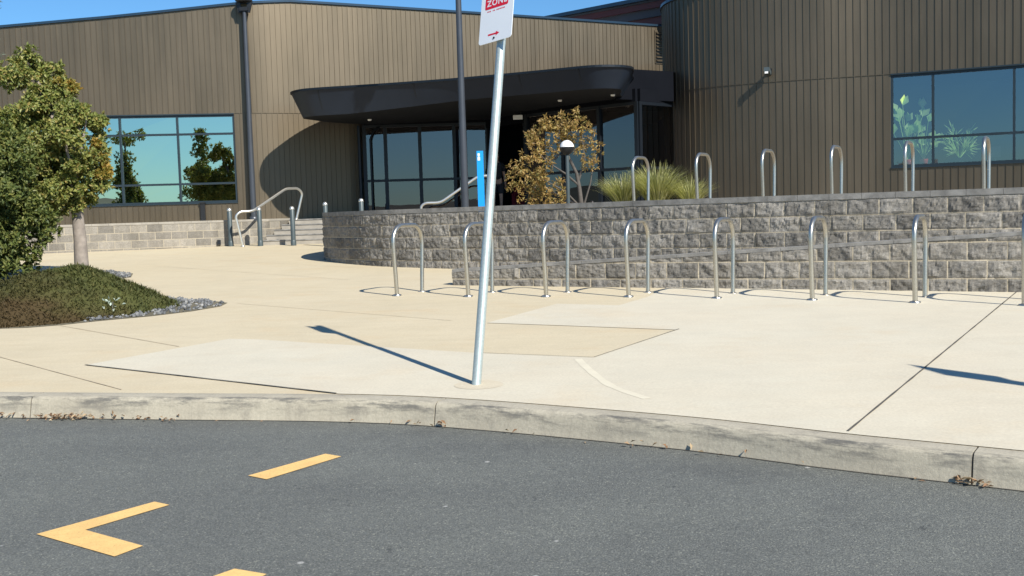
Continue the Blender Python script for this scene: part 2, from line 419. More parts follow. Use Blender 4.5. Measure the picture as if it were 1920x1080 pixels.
m = MB()   # one sheet to the horizon: flat - rising forecourt - flat
prof = [(-900, -.62), (-14, -.52), (-12, gz(-12) + ROAD - .03), (30, gz(30) + ROAD - .05), (34, .6), (900, .6)]
xs = [-900, -60, 60, 900]
for (y0, z0), (y1, z1) in zip(prof, prof[1:]):
    for x0, x1 in zip(xs, xs[1:]): m.add([(x0, y0, z0), (x1, y0, z0), (x1, y1, z1), (x0, y1, z1)], [(0, 1, 2, 3)])
struct(m.build('ground', M['earth']))

m = MB()   # asphalt up to the kerb
face = [KP.at(s, .165)[0] for s in [KP.len * i / 400 for i in range(401)]]
pts = [Vector((p.x, p.y, gz(p.y) + ROAD)) for p in face if -40 < p.x < 30]
for a, b in zip(pts, pts[1:]):
    ya, yb = -11, -11
    if a.y < -10 or b.y < -10: continue
    m.add([a, (a.x, ya, gz(ya) + ROAD), (b.x, yb, gz(yb) + ROAD), b], [(0, 1, 2, 3)])
struct(m.build('road', M['asphalt']))

# kerb: profile swept along the curve, joints left as gaps
prof_k = [(-.006, -.14), (-.006, -.0015), (0, 0), (.104, -.001), (.122, -.005), (.134, -.014), (.141, -.03), (.145, -.05), (.165, -.14)]
cum = [0]
for a, b in zip(prof_k, prof_k[1:]): cum.append(cum[-1] + math.hypot(b[0] - a[0], b[1] - a[1]))
j_s = [KP.s_at_x(x) for x in (-5.7, -3.16, -.425, 2.15, 4.9)]
s0k, s1k = KP.s_at_x(-40), KP.s_at_x(13)
cuts = [s0k] + j_s + [s1k]
m = MB()
for ci in range(len(cuts) - 1):
    a = cuts[ci] + (.0045 if ci else 0); b = cuts[ci + 1] - (.0045 if ci < len(cuts) - 2 else 0)
    n = max(2, int((b - a) / .08)); base = len(m.v)
    for i in range(n + 1):
        s = a + (b - a) * i / n
        for k, (o, z) in enumerate(prof_k):
            p, nn = KP.at(s, o)
            w = .0025 * noise.noise(Vector((s * 3, k * .7, 2))) if 2 < k < 8 else 0
            m.v.append((p.x + nn.x * w, p.y + nn.y * w, gz(p.y) + z + w)); m.uv.append((s, cum[k]))
    q = len(prof_k)
    for i in range(n):
        for k in range(q - 1):
            m.f.append((base + i * q + k, base + i * q + k + 1, base + (i + 1) * q + k + 1, base + (i + 1) * q + k)); m.sm.append(k > 1)
    for st, rev in ((base, True), (base + n * q, False)):
        nb = len(m.v)
        for k in range(q): m.v.append(m.v[st + k]); m.uv.append(m.uv[st + k])
        m.f.append(tuple(nb + k for k in (range(q - 1, -1, -1) if rev else range(q)))); m.sm.append(False)
struct(m.build('kerb', M['kerb'], fixn=True))
m = MB()   # dark filler in the kerb joints
for s in j_s:
    vs = []
    for o, z in prof_k[2:]:
        for ds in (-.0044, .0044):
            p, nn = KP.at(s + ds, o - .006); vs.append((p.x, p.y, gz(p.y) + z - .004))
    m.add(vs, [(2 * i, 2 * i + 1, 2 * i + 3, 2 * i + 2) for i in range(len(vs) // 2 - 1)])
struct(m.build('kerb_joint', M['joint']))

# forecourt paving (cream) from the kerb to the building terrace
m = MB()
row = [Vector((p.x, p.y, gz(p.y))) for p in [KP.at(s, -.0005)[0] for s in [KP.len * i / 500 for i in range(501)]] if -32 < p.x < 20]
for a, b in zip(row, row[1:]):
    m.add([a, b, G(b.x, 31.5), G(a.x, 31.5)], [(0, 1, 2, 3)])
struct(m.build('path', M['cream']))

# newer pale concrete slab laid in it
sl = [(-3.33, 8.23), (-2.55, 9.52), (-2.29, 9.43), (-.31, 8.26), (.59, 7.85), (1.42, 9.23), (.57, 9.69), (-.25, 10.12), (.49, 11.63), (1.13, 11.29), (1.54, 12.07), (1.98, 13.3), (14.5, 7.2), (14.5, -3.6)]
sk = [KP.at(s, -.0005)[0] for s in [KP.s_at_x(13.2) + (KP.s_at_x(-1.12) - KP.s_at_x(13.2)) * i / 90 for i in range(91)]]
slab = sl[:-1] + [(14.5, 0)] + [(p.x, p.y) for p in sk]
m = MB(); m.poly([G(x, y, .004) for x, y in slab])
struct(m.build('pavement', M['white']))

def strip(m, P, w, d):
    P = resample([Vector(p) for p in P], .05) if len(P) == 2 else [Vector(p) for p in P]
    vs = []
    for i, p in enumerate(P):
        t = (P[min(i + 1, len(P) - 1)] - P[max(i - 1, 0)]).normalized(); n = Vector((t.y, -t.x))
        ww = w * (1 + .35 * noise.noise(Vector((p.x * 4, p.y * 4, 1))))
        for q in (-1, 1):
            o = p + n * (q * ww / 2); vs.append(G(o.x, o.y, d))
    m.add(vs, [(2 * i, 2 * i + 1, 2 * i + 3, 2 * i + 2) for i in range(len(P) - 1)])
m = MB(); strip(m, [(5.42, 11.42), (1.66, 5.275)], .013, .0075)
struct(m.build('expansion_joint', M['joint']))
m = MB(); strip(m, [(-3.335, 8.232), (-1.135, 6.715)], .012, .008)
strip(m, [(-.31, 8.255), (.59, 7.845)], .008, .008); strip(m, [(.59, 7.845), (1.45, 9.27)], .009, .008)
struct(m.build('slab_joint', M['joint']))
m = MB()
for a, b in (((-5.4, 10.0), (-2.64, 7.1)), ((-4.7, 11.0), (-2.88, 9.13)), ((-3.3, 12.75), (-.6, 10.4)), ((-2.4, 15.8), (-6.9, 20.6)), ((-2.2, 17.9), (-9.5, 25.5))):
    strip(m, [a, b], .010, .005)
struct(m.build('paving_joint', M['faintjoint']))
m = MB()   # curved cement smear on the slab
cs = spline([(.47, 7.80), (.50, 7.45), (.55, 7.05), (.62, 6.65), (.78, 6.25)], .05)
strip(m, cs, .06, .0052)
struct(m.build('cement_streak', M['stain']))
m = MB()
m.poly([G(-.235 + .16 * math.cos(a), 6.87 + .16 * math.sin(a), .0055) for a in [2 * math.pi * i / 40 for i in range(40)]])
struct(m.build('post_footing', M['footing']))

m = MB(); gl = [KP.at(s, .169)[0] for s in [KP.s_at_x(-9) + (KP.s_at_x(6) - KP.s_at_x(-9)) * i / 300 for i in range(301)]]
vs = []
for i, p in enumerate(gl):
    w = .007 + .010 * max(0, noise.noise(Vector((p.x * 5, p.y * 5, 7)))); nn = KP.at(KP.s_at_x(p.x))[1]
    for q in (-.008, w): vs.append((p.x + nn.x * q, p.y + nn.y * q, gz(p.y) + ROAD + .003))
m.add(vs, [(2 * i, 2 * i + 1, 2 * i + 3, 2 * i + 2) for i in range(300)])
struct(m.build('gutter_line', M['joint']))

# road markings
def mark(name, P, label):
    m = MB(); m.poly([G(x, y, ROAD + .004) for x, y in P]); o = m.build(name, M['paint']); tag(o, label, 'road marking'); return o
mark('painted_arrowhead', [(-2.05, 4.449), (-1.692, 4.886), (-1.604, 4.826), (-1.857, 4.488), (-1.53, 4.253), (-1.601, 4.132)], 'yellow painted arrowhead on the asphalt pointing left')
mark('painted_dash', [(-1.359, 5.303), (-1.039, 5.711), (-.941, 5.641), (-1.247, 5.221)], 'single yellow painted dash on the asphalt nearest the kerb')
mark('painted_line', [(-1.14, 3.88), (-1.08, 3.952), (-.944, 3.884), (-1.02, 3.70), (-1.3, 3.5), (-1.40, 3.58)], 'yellow painted mark cut off by the bottom edge of the photo')

# ------------------------------------------------------------------ block walls
def block_wall(path, zlo, zhi, thick, du, dv, uvz0=0, seed=0, depth=.022):
    """rough split-face wall: displaced front grid, flat ends/back left to the cap; returns MB with uv in metres"""
    m = MB(); nu = int(path.len / du); m.uv = []
    nv = max(3, int((max(zhi(path.at(path.len * i / 20)[0]) - zlo(path.at(path.len * i / 20)[0]) for i in range(21))) / dv))
    for i in range(nu + 1):
        s = path.len * i / nu; p, n = path.at(s)
        a, b = zlo(p), zhi(p)
        for j in range(nv + 1):
            z = a + (b - a) * j / nv
            row = math.floor((z - uvz0) / .2); u = s + (.2 if row % 2 == 0 else 0)
            bi = math.floor(u / .4); fu = u / .4 - bi; fv = (z - uvz0) / .2 - row
            e = min(fu * .4, (1 - fu) * .4, fv * .2, (1 - fv) * .2)
            k = min(1, e / .03)
            q = Vector((s * 9, z * 9, seed)); r = noise.noise(q) + .6 * noise.noise(q * 2.3) + .4 * noise.noise(q * 5.1)
            tilt = (fu - .5) * noise.noise(Vector((bi * 7.3, row * 3.1, 5))) * 1.2 + (fv - .5) * noise.noise(Vector((bi * 2.3, row * 9.1, 8)))
            d = depth * k * (.55 + .8 * r + tilt)
            m.v.append((p.x + n.x * d, p.y + n.y * d, z)); m.uv.append((s, z - uvz0))
    for i in range(nu):
        for j in range(nv):
            w = nv + 1; m.f.append((i * w + j, (i + 1) * w + j, (i + 1) * w + j + 1, i * w + j + 1)); m.sm.append(False)
    # back and bottom-less box body behind the face
    base = len(m.v); kk = 60
    for i in range(kk + 1):
        p, n = path.at(path.len * i / kk)
        for off, zz in ((0, zlo(p)), (-thick, zlo(p)), (-thick, zhi(p)), (0, zhi(p))):
            m.v.append((p.x + n.x * off, p.y + n.y * off, zz)); m.uv.append((path.len * i / kk + off, zz - uvz0))
    for i in range(kk):
        a = base + i * 4; b = a + 4
        m.f += [(a + 1, a + 2, b + 2, b + 1), (a + 2, a + 3, b + 3, b + 2)]; m.sm += [False, False]
    m.f += [(base, base + 1, base + 2, base + 3), tuple(base + kk * 4 + t for t in (3, 2, 1, 0))]; m.sm += [False, False]
    return m

def cap_strip(path, ztop, h, over, thick, step=.4, gap=.004):
    m = MB(); n = int(path.len / step)
    for i in range(n):
        a = path.len * i / n + gap / 2; b = path.len * (i + 1) / n - gap / 2
        vs = []
        for s in (a, (a + b) / 2, b):
            p, nn = path.at(s); zt = ztop(p)
            for off, z in ((over, zt - h), (over, zt), (-thick, zt), (-thick, zt - h)):
                vs.append((p.x + nn.x * off, p.y + nn.y * off, z))
        fs = [(0, 1, 2, 3), (11, 10, 9, 8)]
        for k in (0, 4):
            for t in range(4): fs.append((k + t, k + 4 + t, k + 4 + (t + 1) % 4, k + (t + 1) % 4))
        m.add(vs, fs)
    return m
TW = 1.375
upP = Path(spline([(-3.2, 24.6), (-3.62, 23.3), (-3.80, 22.2), (-3.72, 21.3), (-3.50, 20.5), (-3.12, 19.75), (-2.70, 19.1), (-2.14, 18.43), (-1.33, 17.75), (-.3, 16.95), (.8, 16.05), (2.05, 15.0), (3.5, 13.95), (5.0, 13.0), (6.2, 12.25), (8.5, 10.9), (11, 9.4)], .05))
W = thing('retaining_wall', 'long grey split-face block retaining wall curving along the upper terrace', 'wall', (2.0, 15.0, .3))
block_wall(upP, lambda p: gz(p.y) - .05, lambda p: TW - .075, .22, .022, .022, TW - .075 - 2.0).build('blockwork', M['block'], W)
cap_strip(upP, lambda p: TW, .073, .012, .24).build('capping', M['cap'], W, fixn=True)
lowP = Path(resample([Vector((-.80, 14.38)), Vector((8.25, 10.05))], .05))
lt = lambda p: .52 + (p.x + .826) * .0593
W = thing('ramp_wall', 'low grey split-face block wall with sloping top beside the ramp', 'wall', (2, 13, .28))
block_wall(lowP, lambda p: gz(p.y) - .05, lambda p: lt(p) - .04, .19, .022, .022, .25 - .26, 3).build('blockwork', M['block'], W)
cap_strip(lowP, lt, .038, .012, .2, .6).build('capping', M['cap'], W, fixn=True)
m = MB()   # ramp surface between the two walls
vs = []
for i in range(41):
    p, n = lowP.at(lowP.len * i / 40); a = p - n * .19; b = p - n * 1.9
    z = max(gz(a.y) + .006, lt(p) - .18); vs += [(a.x, a.y, z), (b.x, b.y, z)]
m.add(vs, [(2 * i, 2 * i + 2, 2 * i + 3, 2 * i + 1) for i in range(40)])
struct(m.build('ramp', M['white']))

# upper terrace
TZ = 1.235
m = MB()
tp = [upP.at(upP.len * i / 60, -.23)[0] for i in range(61)]
poly = [(p.x, p.y) for p in tp] + [(20, 9), (20, 42), (-4.6, 42), (-4.6, 29.6), (-3.3, 29.6)]
m.prism(poly, .2, TZ); struct(m.build('terrace', M['terrace']))

# left block wall below the window and the stairs
lwP = Path(resample([Vector((-24, 25.2)), Vector((-11.6, 27.2)), Vector((-9.1, 27.8)), Vector((-7.5, 28.35)), Vector((-6.55, 28.7)), Vector((-5.95, 29.9))], .05))
W = thing('terrace_wall', 'pale smooth block wall under the large left window', 'wall', (-9.1, 27.8, .6))
block_wall(lwP, lambda p: gz(p.y) - .05, lambda p: 1.30 - .06, .22, .05, .05, 1.24 - 1.2, 5, .004).build('blockwork', M['paleblock'], W)
cap_strip(lwP, lambda p: 1.30, .058, .012, .24).build('capping', M['stepconc'], W, fixn=True)
m = MB(); tp = [lwP.at(lwP.len * i / 40, -.23)[0] for i in range(41)]
m.prism([(p.x, p.y) for p in tp] + [(-4.6, 30.2), (-4.6, 36), (-24, 36)], .3, 1.27); struct(m.build('upper_terrace', M['cream']))
st = thing('stairs', 'short flight of concrete steps rising beside the retaining wall', 'stairs', (-5.6, 28, .6))
nst = 5
for i in range(nst):
    z0 = gz(28.0) - .03 if i == 0 else .608 + i * .132 - .03
    z1 = .608 + (i + 1) * .132
    y0 = 28.05 + i * .32
    m = MB(); xl = -6.62 + i * .14
    if i < nst - 1:
        m.prism([(xl, y0), (-3.4, y0), (-3.4, y0 + .42), (xl, y0 + .42)], z0, z1)
    else:
        m.prism([(xl, y0), (-3.4, y0), (-3.4, y0 + 1.4), (xl, y0 + 1.4)], z0, z1)
    nose = MB(); nose.box(((xl - 3.4) / 2, y0 + .012, z1 - .012), (-3.4 - xl - .01, .06, .03))
    o = m.build('step', M['stepconc'], st); nose.build('nosing', M['cap'], o)

# ------------------------------------------------------------------ building
B = thing('building', 'low curved building clad in bronze ribbed metal with a charcoal entrance canopy', 'building', (0, 30, TZ))
def ribbed(path, s_list, zl, zh, pan, mb, rib=.017, seed=0):
    """vertical ribbed sheeting along path between arc lengths s_list[0], s_list[1]"""
    a, b = s_list; n = max(1, round((b - a) / pan)); st_ = (b - a) / n
    rnd = random.Random(seed); cols = []
    for i in range(n):
        s = a + st_ * i; d0 = rnd.uniform(-.002, .002); d1 = rnd.uniform(-.002, .002)
        cols += [(s, rib), (s + .011, rib), (s + .013, d0), (s + st_ * .5, (d0 + d1) / 2 + rnd.uniform(-.001, .001)), (s + st_ - .004, d1)]
    cols.append((b, 0))
    vs = []
    for s, o in cols:
        p, nn = path.at(min(max(s, 0), path.len), o); z0, z1 = zl(p), zh(p)
        vs += [(p.x, p.y, z0), (p.x, p.y, z1)]
    mb.add(vs, [(2 * i, 2 * i + 2, 2 * i + 3, 2 * i + 1) for i in range(len(cols) - 1)])
def bands(path, s0, s1, z0, z1, off, thick, mb, step=.25):
    n = max(1, round((s1 - s0) / step)); vs = []
    for i in range(n + 1):
        s = s0 + (s1 - s0) * i / n; p, nn = path.at(s)
        za = z0(p) if callable(z0) else z0; zb = z1(p) if callable(z1) else z1
        for o, z in ((off, za), (off, zb), (off - thick, zb), (off - thick, za)):
            vs.append((p.x + nn.x * o, p.y + nn.y * o, z))
    fs = [(0, 1, 2, 3), tuple(n * 4 + k for k in (3, 2, 1, 0))]
    for i in range(n):
        for t in range(4): fs.append((i * 4 + t, i * 4 + 4 + t, i * 4 + 4 + (t + 1) % 4, i * 4 + (t + 1) % 4))
    mb.add(vs, fs)

LP = Path(spline([(-26, 27.55), (-18, 28.62), (-12, 29.42), (-9.15, 29.80), (-7.7, 29.99), (-7.0, 30.12), (-6.3, 30.36), (-5.6, 30.68), (-5.0, 30.97), (-3.6, 31.68), (-1.37, 32.83), (1.62, 34.4), (5.52, 36.5), (9, 38.4)], .08))
def roofL(p):
    pts = [(-26, 5.75), (-13.63, 6.73), (-10.84, 6.97), (-9.44, 7.11), (-7.24, 7.34), (-6.0, 7.44), (9.5, 7.44)]
    for (x0, z0), (x1, z1) in zip(pts, pts[1:]):
        if p.x <= x1: return -.085 + z0 + (z1 - z0) * (p.x - x0) / (x1 - x0)
    return 7.355
SE = 4.27
wx0, wx1 = -15.35, -7.60
ws0, ws1 = LP.s_at_x(wx0), LP.s_at_x(wx1)
WT, WB = 4.235, 1.80
sEnd = LP.s_at_x(-4.05)
PAN = .15
m = MB()
ribbed(LP, (0, LP.len), lambda p: SE, roofL, PAN, m, seed=1)
ribbed(LP, (0, ws0), lambda p: 1.22, lambda p: SE - .004, PAN, m, seed=2)
ribbed(LP, (ws0, ws1), lambda p: 1.22, lambda p: WB, PAN, m, seed=3)
ribbed(LP, (ws0, ws1), lambda p: WT, lambda p: SE - .004, PAN, m, seed=4)
ribbed(LP, (ws1, sEnd), lambda p: 1.22, lambda p: SE - .004, PAN, m, seed=5)
wl = m.build('left_wing_wall', M['clad'], B); wl['label'] = 'sunlit bronze ribbed wall of the left wing with a convex curve'
m = MB(); bands(LP, 0, sEnd, SE - .008, SE + .006, .018, .02, m); m.build('joint_flashing', M['clad'], wl, fixn=True)
m = MB(); bands(LP, 0, LP.len, roofL, lambda p: roofL(p) + .065, .05, .35, m); m.build('roof_edge', M['gutter'], wl, fixn=True)
m = MB(); bands(LP, 0, ws0 - .1, 1.0, roofL, -.25, .1, m, 1); bands(LP, ws1 + .1, sEnd, 1.0, roofL, -.25, .1, m, 1); bands(LP, sEnd, LP.len, 4.3, roofL, -.25, .1, m, 1); bands(LP, ws0 - .1, ws1 + .1, 4.4, roofL, -.25, .1, m, 1)
m.build('backing', M['interior'], wl)
# flat roof deck behind the parapets
m = MB(); m.add([(-26, 28, 5.7), (-6, 31, 6.9), (9, 38.8, 6.9), (9, 60, 6.9), (-26, 60, 5.7)], [(0, 1, 2, 3, 4)]); m.build('roof_deck', M['greysoffit'], wl)

def window(path, s0, s1, zb, zt, mull, trans, glass, parent, inset=.06, fw=.055, name='window', gname='glass_pane'):
    """frame mesh with panes as children; mull = arc lengths, trans = heights"""
    m = MB()
    def vbar(s, w, d=.09):
        p, n = path.at(s, -inset); t = Vector((-n.y, n.x)); a = math.atan2(t.y, t.x)
        m.box((p.x, p.y, (zb + zt) / 2), (w, d, zt - zb - .002), a)
    for s in [s0 + fw / 2] + list(mull) + [s1 - fw / 2]: vbar(s, fw)
    for z in [zb + fw / 2] + list(trans) + [zt - fw / 2]:
        bands(path, s0, s1, z - fw / 2, z + fw / 2, -inset + .043, .086, m, .5)
    # reveal
    bands(path, s0, s1, zb - .03, zb + .002, .035, .2, m, .5); bands(path, s0, s1, zt - .002, zt + .03, .03, .2, m, .5)
    f = m.build(name, M['frame'], parent, fixn=True)
    ss = [s0] + list(mull) + [s1]; zz = [zb] + list(trans) + [zt]; rnd = random.Random(5)
    for a, b in zip(ss, ss[1:]):
        g = MB()
        pa, n1 = path.at(a + .02, -inset - .01); pb, n2 = path.at(b - .02, -inset - .01)
        for c, d in zip(zz, zz[1:]):
            w = Vector((n1.x, n1.y, 0)) * rnd.uniform(-.002, .002)
            g.add([(pa.x, pa.y, c + .01), (pb.x + w.x, pb.y + w.y, c + .01), (pb.x, pb.y, d - .01), (pa.x + w.x, pa.y + w.y, d - .01)], [(0, 1, 2, 3)])
        g.build(gname, glass, f)
    return f
mx = [LP.s_at_x(x) for x in (-13.72, -12.19, -10.66, -9.14)]
window(LP, ws0, ws1, WB, WT, mx, (2.335, 3.71), M['glassL'], wl)
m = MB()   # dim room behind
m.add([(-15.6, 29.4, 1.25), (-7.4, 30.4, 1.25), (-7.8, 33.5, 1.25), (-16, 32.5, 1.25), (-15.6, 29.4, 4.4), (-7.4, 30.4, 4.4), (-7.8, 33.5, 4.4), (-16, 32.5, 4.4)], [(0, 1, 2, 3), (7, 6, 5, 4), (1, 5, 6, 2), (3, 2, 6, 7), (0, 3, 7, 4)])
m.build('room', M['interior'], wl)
# upright black box with a wider top below the window
m = MB(); p, n = LP.at(LP.s_at_x(-8.55), .05); m.box((p.x, p.y, 1.53), (.13, .09, .52), .13); m.box((p.x, p.y - .01, 1.80), (.16, .12, .04), .13); m.build('black_stub', M['blackp'], wl)

# right wing
RP = Path(spline([(5.6, 33.2), (4.75, 31.2), (4.33, 29.6), (4.27, 28.6), (4.55, 27.8), (5.2, 27.1), (6.15, 26.55), (7.4, 26.05), (9.1, 25.5), (11.67, 24.3), (14.5, 22.9), (18, 21.2)], .08))
RT = 6.62
def RS(x):      # arc length on the straight part
    best = None
    for i in range(len(RP.P) - 1):
        if RP.P[i].y < 27.5 and RP.P[i].x <= x < RP.P[i + 1].x: return RP.L[i] + (RP.L[i + 1] - RP.L[i]) * (x - RP.P[i].x) / (RP.P[i + 1].x - RP.P[i].x)
    return RP.len
rs0, rs1 = RS(9.10), RS(17.0)
RWT, RWB = 4.24, 2.07
PR = .165
m = MB()
ribbed(RP, (0, RP.len), lambda p: SE, lambda p: RT, PR, m, seed=6)
ribbed(RP, (0, rs0), lambda p: 1.2, lambda p: SE - .004, PR, m, seed=7)
ribbed(RP, (rs0, rs1), lambda p: 1.2, lambda p: RWB, PR, m, seed=8)
ribbed(RP, (rs0, rs1), lambda p: RWT, lambda p: SE - .004, PR, m, seed=9)
ribbed(RP, (rs1, RP.len), lambda p: 1.2, lambda p: SE - .004, PR, m, seed=10)
wr = m.build('right_wing_wall', M['clad'], B); wr['label'] = 'dark bronze ribbed wall of the right wing with a rounded end'
m = MB(); bands(RP, 0, RP.len, SE - .006, SE + .004, .018, .02, m); m.build('joint_flashing', M['clad'], wr, fixn=True)
m = MB(); bands(RP, 0, RP.len, RT, RT + .07, .05, .35, m); m.build('roof_edge', M['gutter'], wr, fixn=True)
m = MB(); bands(RP, 0, rs0 - .1, 1.0, RT, -.22, .1, m, .3); bands(RP, rs0 - .1, RP.len, 4.4, RT, -.22, .1, m, 1); m.build('backing', M['interior'], wr)
m = MB(); m.add([(5, 30, 6.2), (6, 27.5, 6.2), (18, 21.8, 6.2), (24, 34, 6.2), (6, 40, 6.2)], [(0, 1, 2, 3, 4)]); m.build('roof_deck', M['greysoffit'], wr)
rm = [RS(9.95), RS(11.50), RS(13.1), RS(15.4)]
window(RP, rs0, rs1, RWB, RWT, rm, (2.74,), M['glassR'], wr)
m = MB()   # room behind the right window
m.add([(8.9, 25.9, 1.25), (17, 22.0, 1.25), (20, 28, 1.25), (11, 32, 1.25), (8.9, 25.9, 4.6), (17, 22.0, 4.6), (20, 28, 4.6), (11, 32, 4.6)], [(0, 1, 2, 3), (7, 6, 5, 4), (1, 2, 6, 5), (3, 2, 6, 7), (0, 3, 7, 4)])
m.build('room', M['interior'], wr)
m = MB()   # inner sill
p0, n0 = RP.at(rs0, -.12); p1, n1 = RP.at(rs1, -.12)
m.add([(p0.x, p0.y, 2.07), (p1.x, p1.y, 2.07), (p1.x + .45, p1.y + .9, 2.07), (p0.x + .45, p0.y + .9, 2.07)], [(0, 1, 2, 3)]); m.build('window_shelf', M['frame'], wr)

# entrance canopy: plan outline, fascia leaning in at the bottom
CS = .969
front = [(x * CS, y * CS) for x, y in [(-5.86, 29.25), (-5.52, 28.68), (-4.95, 28.35), (-3.15, 27.88), (-1.19, 27.22), (.68, 26.33), (1.55, 25.86), (2.10, 25.62), (2.62, 25.68), (3.0, 26.0), (3.13, 26.55), (3.18, 27.3)]]
front = [(-3.7, 31.5), (-4.5, 30.75), (-5.12, 29.9), (-5.5, 29.05), (-5.66, 28.4)] + front[1:] + [(3.2, 27.2), (3.25, 28.4)]
CT = EYE + 3.4 * CS
FP = Path(spline(front, .12)); n = 120
def cbot(p): return EYE + CS * (2.75 + .18 * min(1, max(0, (p.x + 4.1) / 3.1)))
m = MB(); vs = []
for i in range(n + 1):
    p, nn = FP.at(FP.len * i / n); q = p - nn * .28
    vs += [(q.x, q.y, cbot(p)), (p.x, p.y, CT)]
m.add(vs, [(2 * i, 2 * i + 2, 2 * i + 3, 2 * i + 1) for i in range(n)], True)
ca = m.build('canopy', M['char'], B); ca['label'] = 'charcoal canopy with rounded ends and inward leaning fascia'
m = MB(); bands(FP, 0, FP.len, CT - .002, CT + .05, .03, .25, m, .15); m.build('fascia_cap', M['dark'], ca, fixn=True)
top = [(FP.at(FP.len * i / n)[0]) for i in range(n + 1)]
bot = [(FP.at(FP.len * i / n)[0] - FP.at(FP.len * i / n)[1] * .28) for i in range(n + 1)]
m = MB(); m.poly([(p.x, p.y, CT + .01) for p in top] + [(3.2, 35.2, CT + .01)]); m.build('canopy_roof', M['dark'], ca)
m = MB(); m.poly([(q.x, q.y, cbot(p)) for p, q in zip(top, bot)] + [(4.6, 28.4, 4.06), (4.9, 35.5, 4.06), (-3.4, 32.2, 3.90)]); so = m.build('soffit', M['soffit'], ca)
FASC = (-4.8, -2.3, .3, 1.68)   # panel joints of the fascia
for x in FASC:
    m = MB(); p, nn = FP.at(FP.s_at_x(x)); q = p - nn * .28
    m.beam((q.x + nn.x * .002, q.y + nn.y * .002, cbot(p) + .02), (p.x + nn.x * .002, p.y + nn.y * .002, CT - .01), .016, .008)
    m.build('panel_joint', M['dark'], ca)
# link piece between canopy and right wing
m = MB(); m.prism([(2.75, 27.0), (4.35, 28.0), (4.9, 30.5), (2.8, 30.5)], 4.03, CT + .25); m.build('canopy_link', M['black'], ca)  # near black colour carries the shade of this corner
for x, y, z in ((-3.7, 29.0, 3.885), (1.35, 27.2, 4.06), (3.3, 27.6, 4.06), (2.6, 26.3, 4.06)):
    m = MB(); m.lathe([(.001, -.03), (.045, -.03), (.055, -.012), (.055, .01)], (x, y, z), 14); m.build('downlight', M['whitep'], ca)
# small red-amber lamp lens by the link
m = MB(); m.lathe([(.001, -.05), (.035, -.045), (.05, -.01), (.05, .02)], (3.95, 28.0, 4.25), 12); m.build('lamp_lens', M['redp'], ca)

# entrance glazing
def glazing(a, b, divs, zb, zt, trz, name):
    P = Path(resample([Vector(a), Vector(b)], .3)); 
    m = MB(); L = P.len; t = (Vector(b) - Vector(a)).normalized(); ang = math.atan2(t.y, t.x)
    for d in divs:
        p, n_ = P.at(L * d); m.box((p.x, p.y, (zb + zt) / 2), (.10, .14, zt - zb), ang)
    for z, w in ((zb + .05, .1), (trz, .07), (zt - .04, .08)):
        bands(P, 0, L, z - w / 2, z + w / 2, .055, .11, m, .5)
    f = m.build(name, M['dark'], B, fixn=True); rnd = random.Random(len(name))
    for d0, d1 in zip(divs, divs[1:]):
        pa, _ = P.at(L * d0); pb, _ = P.at(L * d1); g = MB(); w = rnd.uniform(-.003, .003)
        g.add([(pa.x, pa.y, zb), (pb.x, pb.y + w, zb), (pb.x, pb.y, trz), (pa.x, pa.y, trz)], [(0, 1, 2, 3)])
        g.add([(pa.x, pa.y, trz), (pb.x, pb.y, trz), (pb.x, pb.y + w, zt), (pa.x, pa.y, zt)], [(0, 1, 2, 3)])
        g.build('glass_pane', M['glassE'], f)
    return f
ga = glazing((-4.15, 31.15), (-.60, 31.35), (0, .17, .45, .73, .82, 1), TZ, 3.92, 2.31, 'entrance_glazing')
gb = glazing((.55, 29.9), (3.30, 27.25), (0, .35, .68, 1), TZ, 3.98, 2.31, 'entrance_glazing')
gc = glazing((3.34, 27.25), (4.42, 28.3), (0, 1), TZ, 3.98, 2.31, 'entrance_glazing')
m = MB()   # bulkhead over the glazing
for a, b, z in (((-4.15, 31.15), (-.60, 31.35), 3.92), ((-.6, 31.35), (.55, 29.9), 3.75), ((.55, 29.9), (3.3, 27.25), 3.98), ((3.34, 27.25), (4.42, 28.3), 3.98)):
    m.beam((a[0], a[1], (z + 4.3) / 2), (b[0], b[1], (z + 4.3) / 2), .12, 4.3 - z)
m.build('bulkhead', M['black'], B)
for x, y in ((-.55, 31.3), (.5, 29.97)):
    m = MB(); m.box((x, y, 2.5), (.1, .1, 2.52), -.9); m.build('door_jamb', M['dark'], B)
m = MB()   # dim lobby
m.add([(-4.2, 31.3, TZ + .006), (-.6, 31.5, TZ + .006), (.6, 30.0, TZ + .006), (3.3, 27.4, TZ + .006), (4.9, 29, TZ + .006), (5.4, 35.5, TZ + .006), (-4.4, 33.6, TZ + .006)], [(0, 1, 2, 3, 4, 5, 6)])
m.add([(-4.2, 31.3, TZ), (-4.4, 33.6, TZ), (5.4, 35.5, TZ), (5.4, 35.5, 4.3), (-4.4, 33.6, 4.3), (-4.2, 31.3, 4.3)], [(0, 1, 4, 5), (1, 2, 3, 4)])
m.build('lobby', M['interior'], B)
m = MB(); m.tube([(-4.28, 31.0, 1.25), (-4.28, 31.0, 3.9)], .05, 8); m.build('drain_pipe', M['dark'], B)
m = MB(); m.tube([(-3.95, 30.95, 1.25), (-3.95, 30.95, 3.5), (-3.85, 31.0, 3.75), (-3.7, 31.1, 3.85)], .03, 8); m.build('drain_pipe', M['dark'], B)

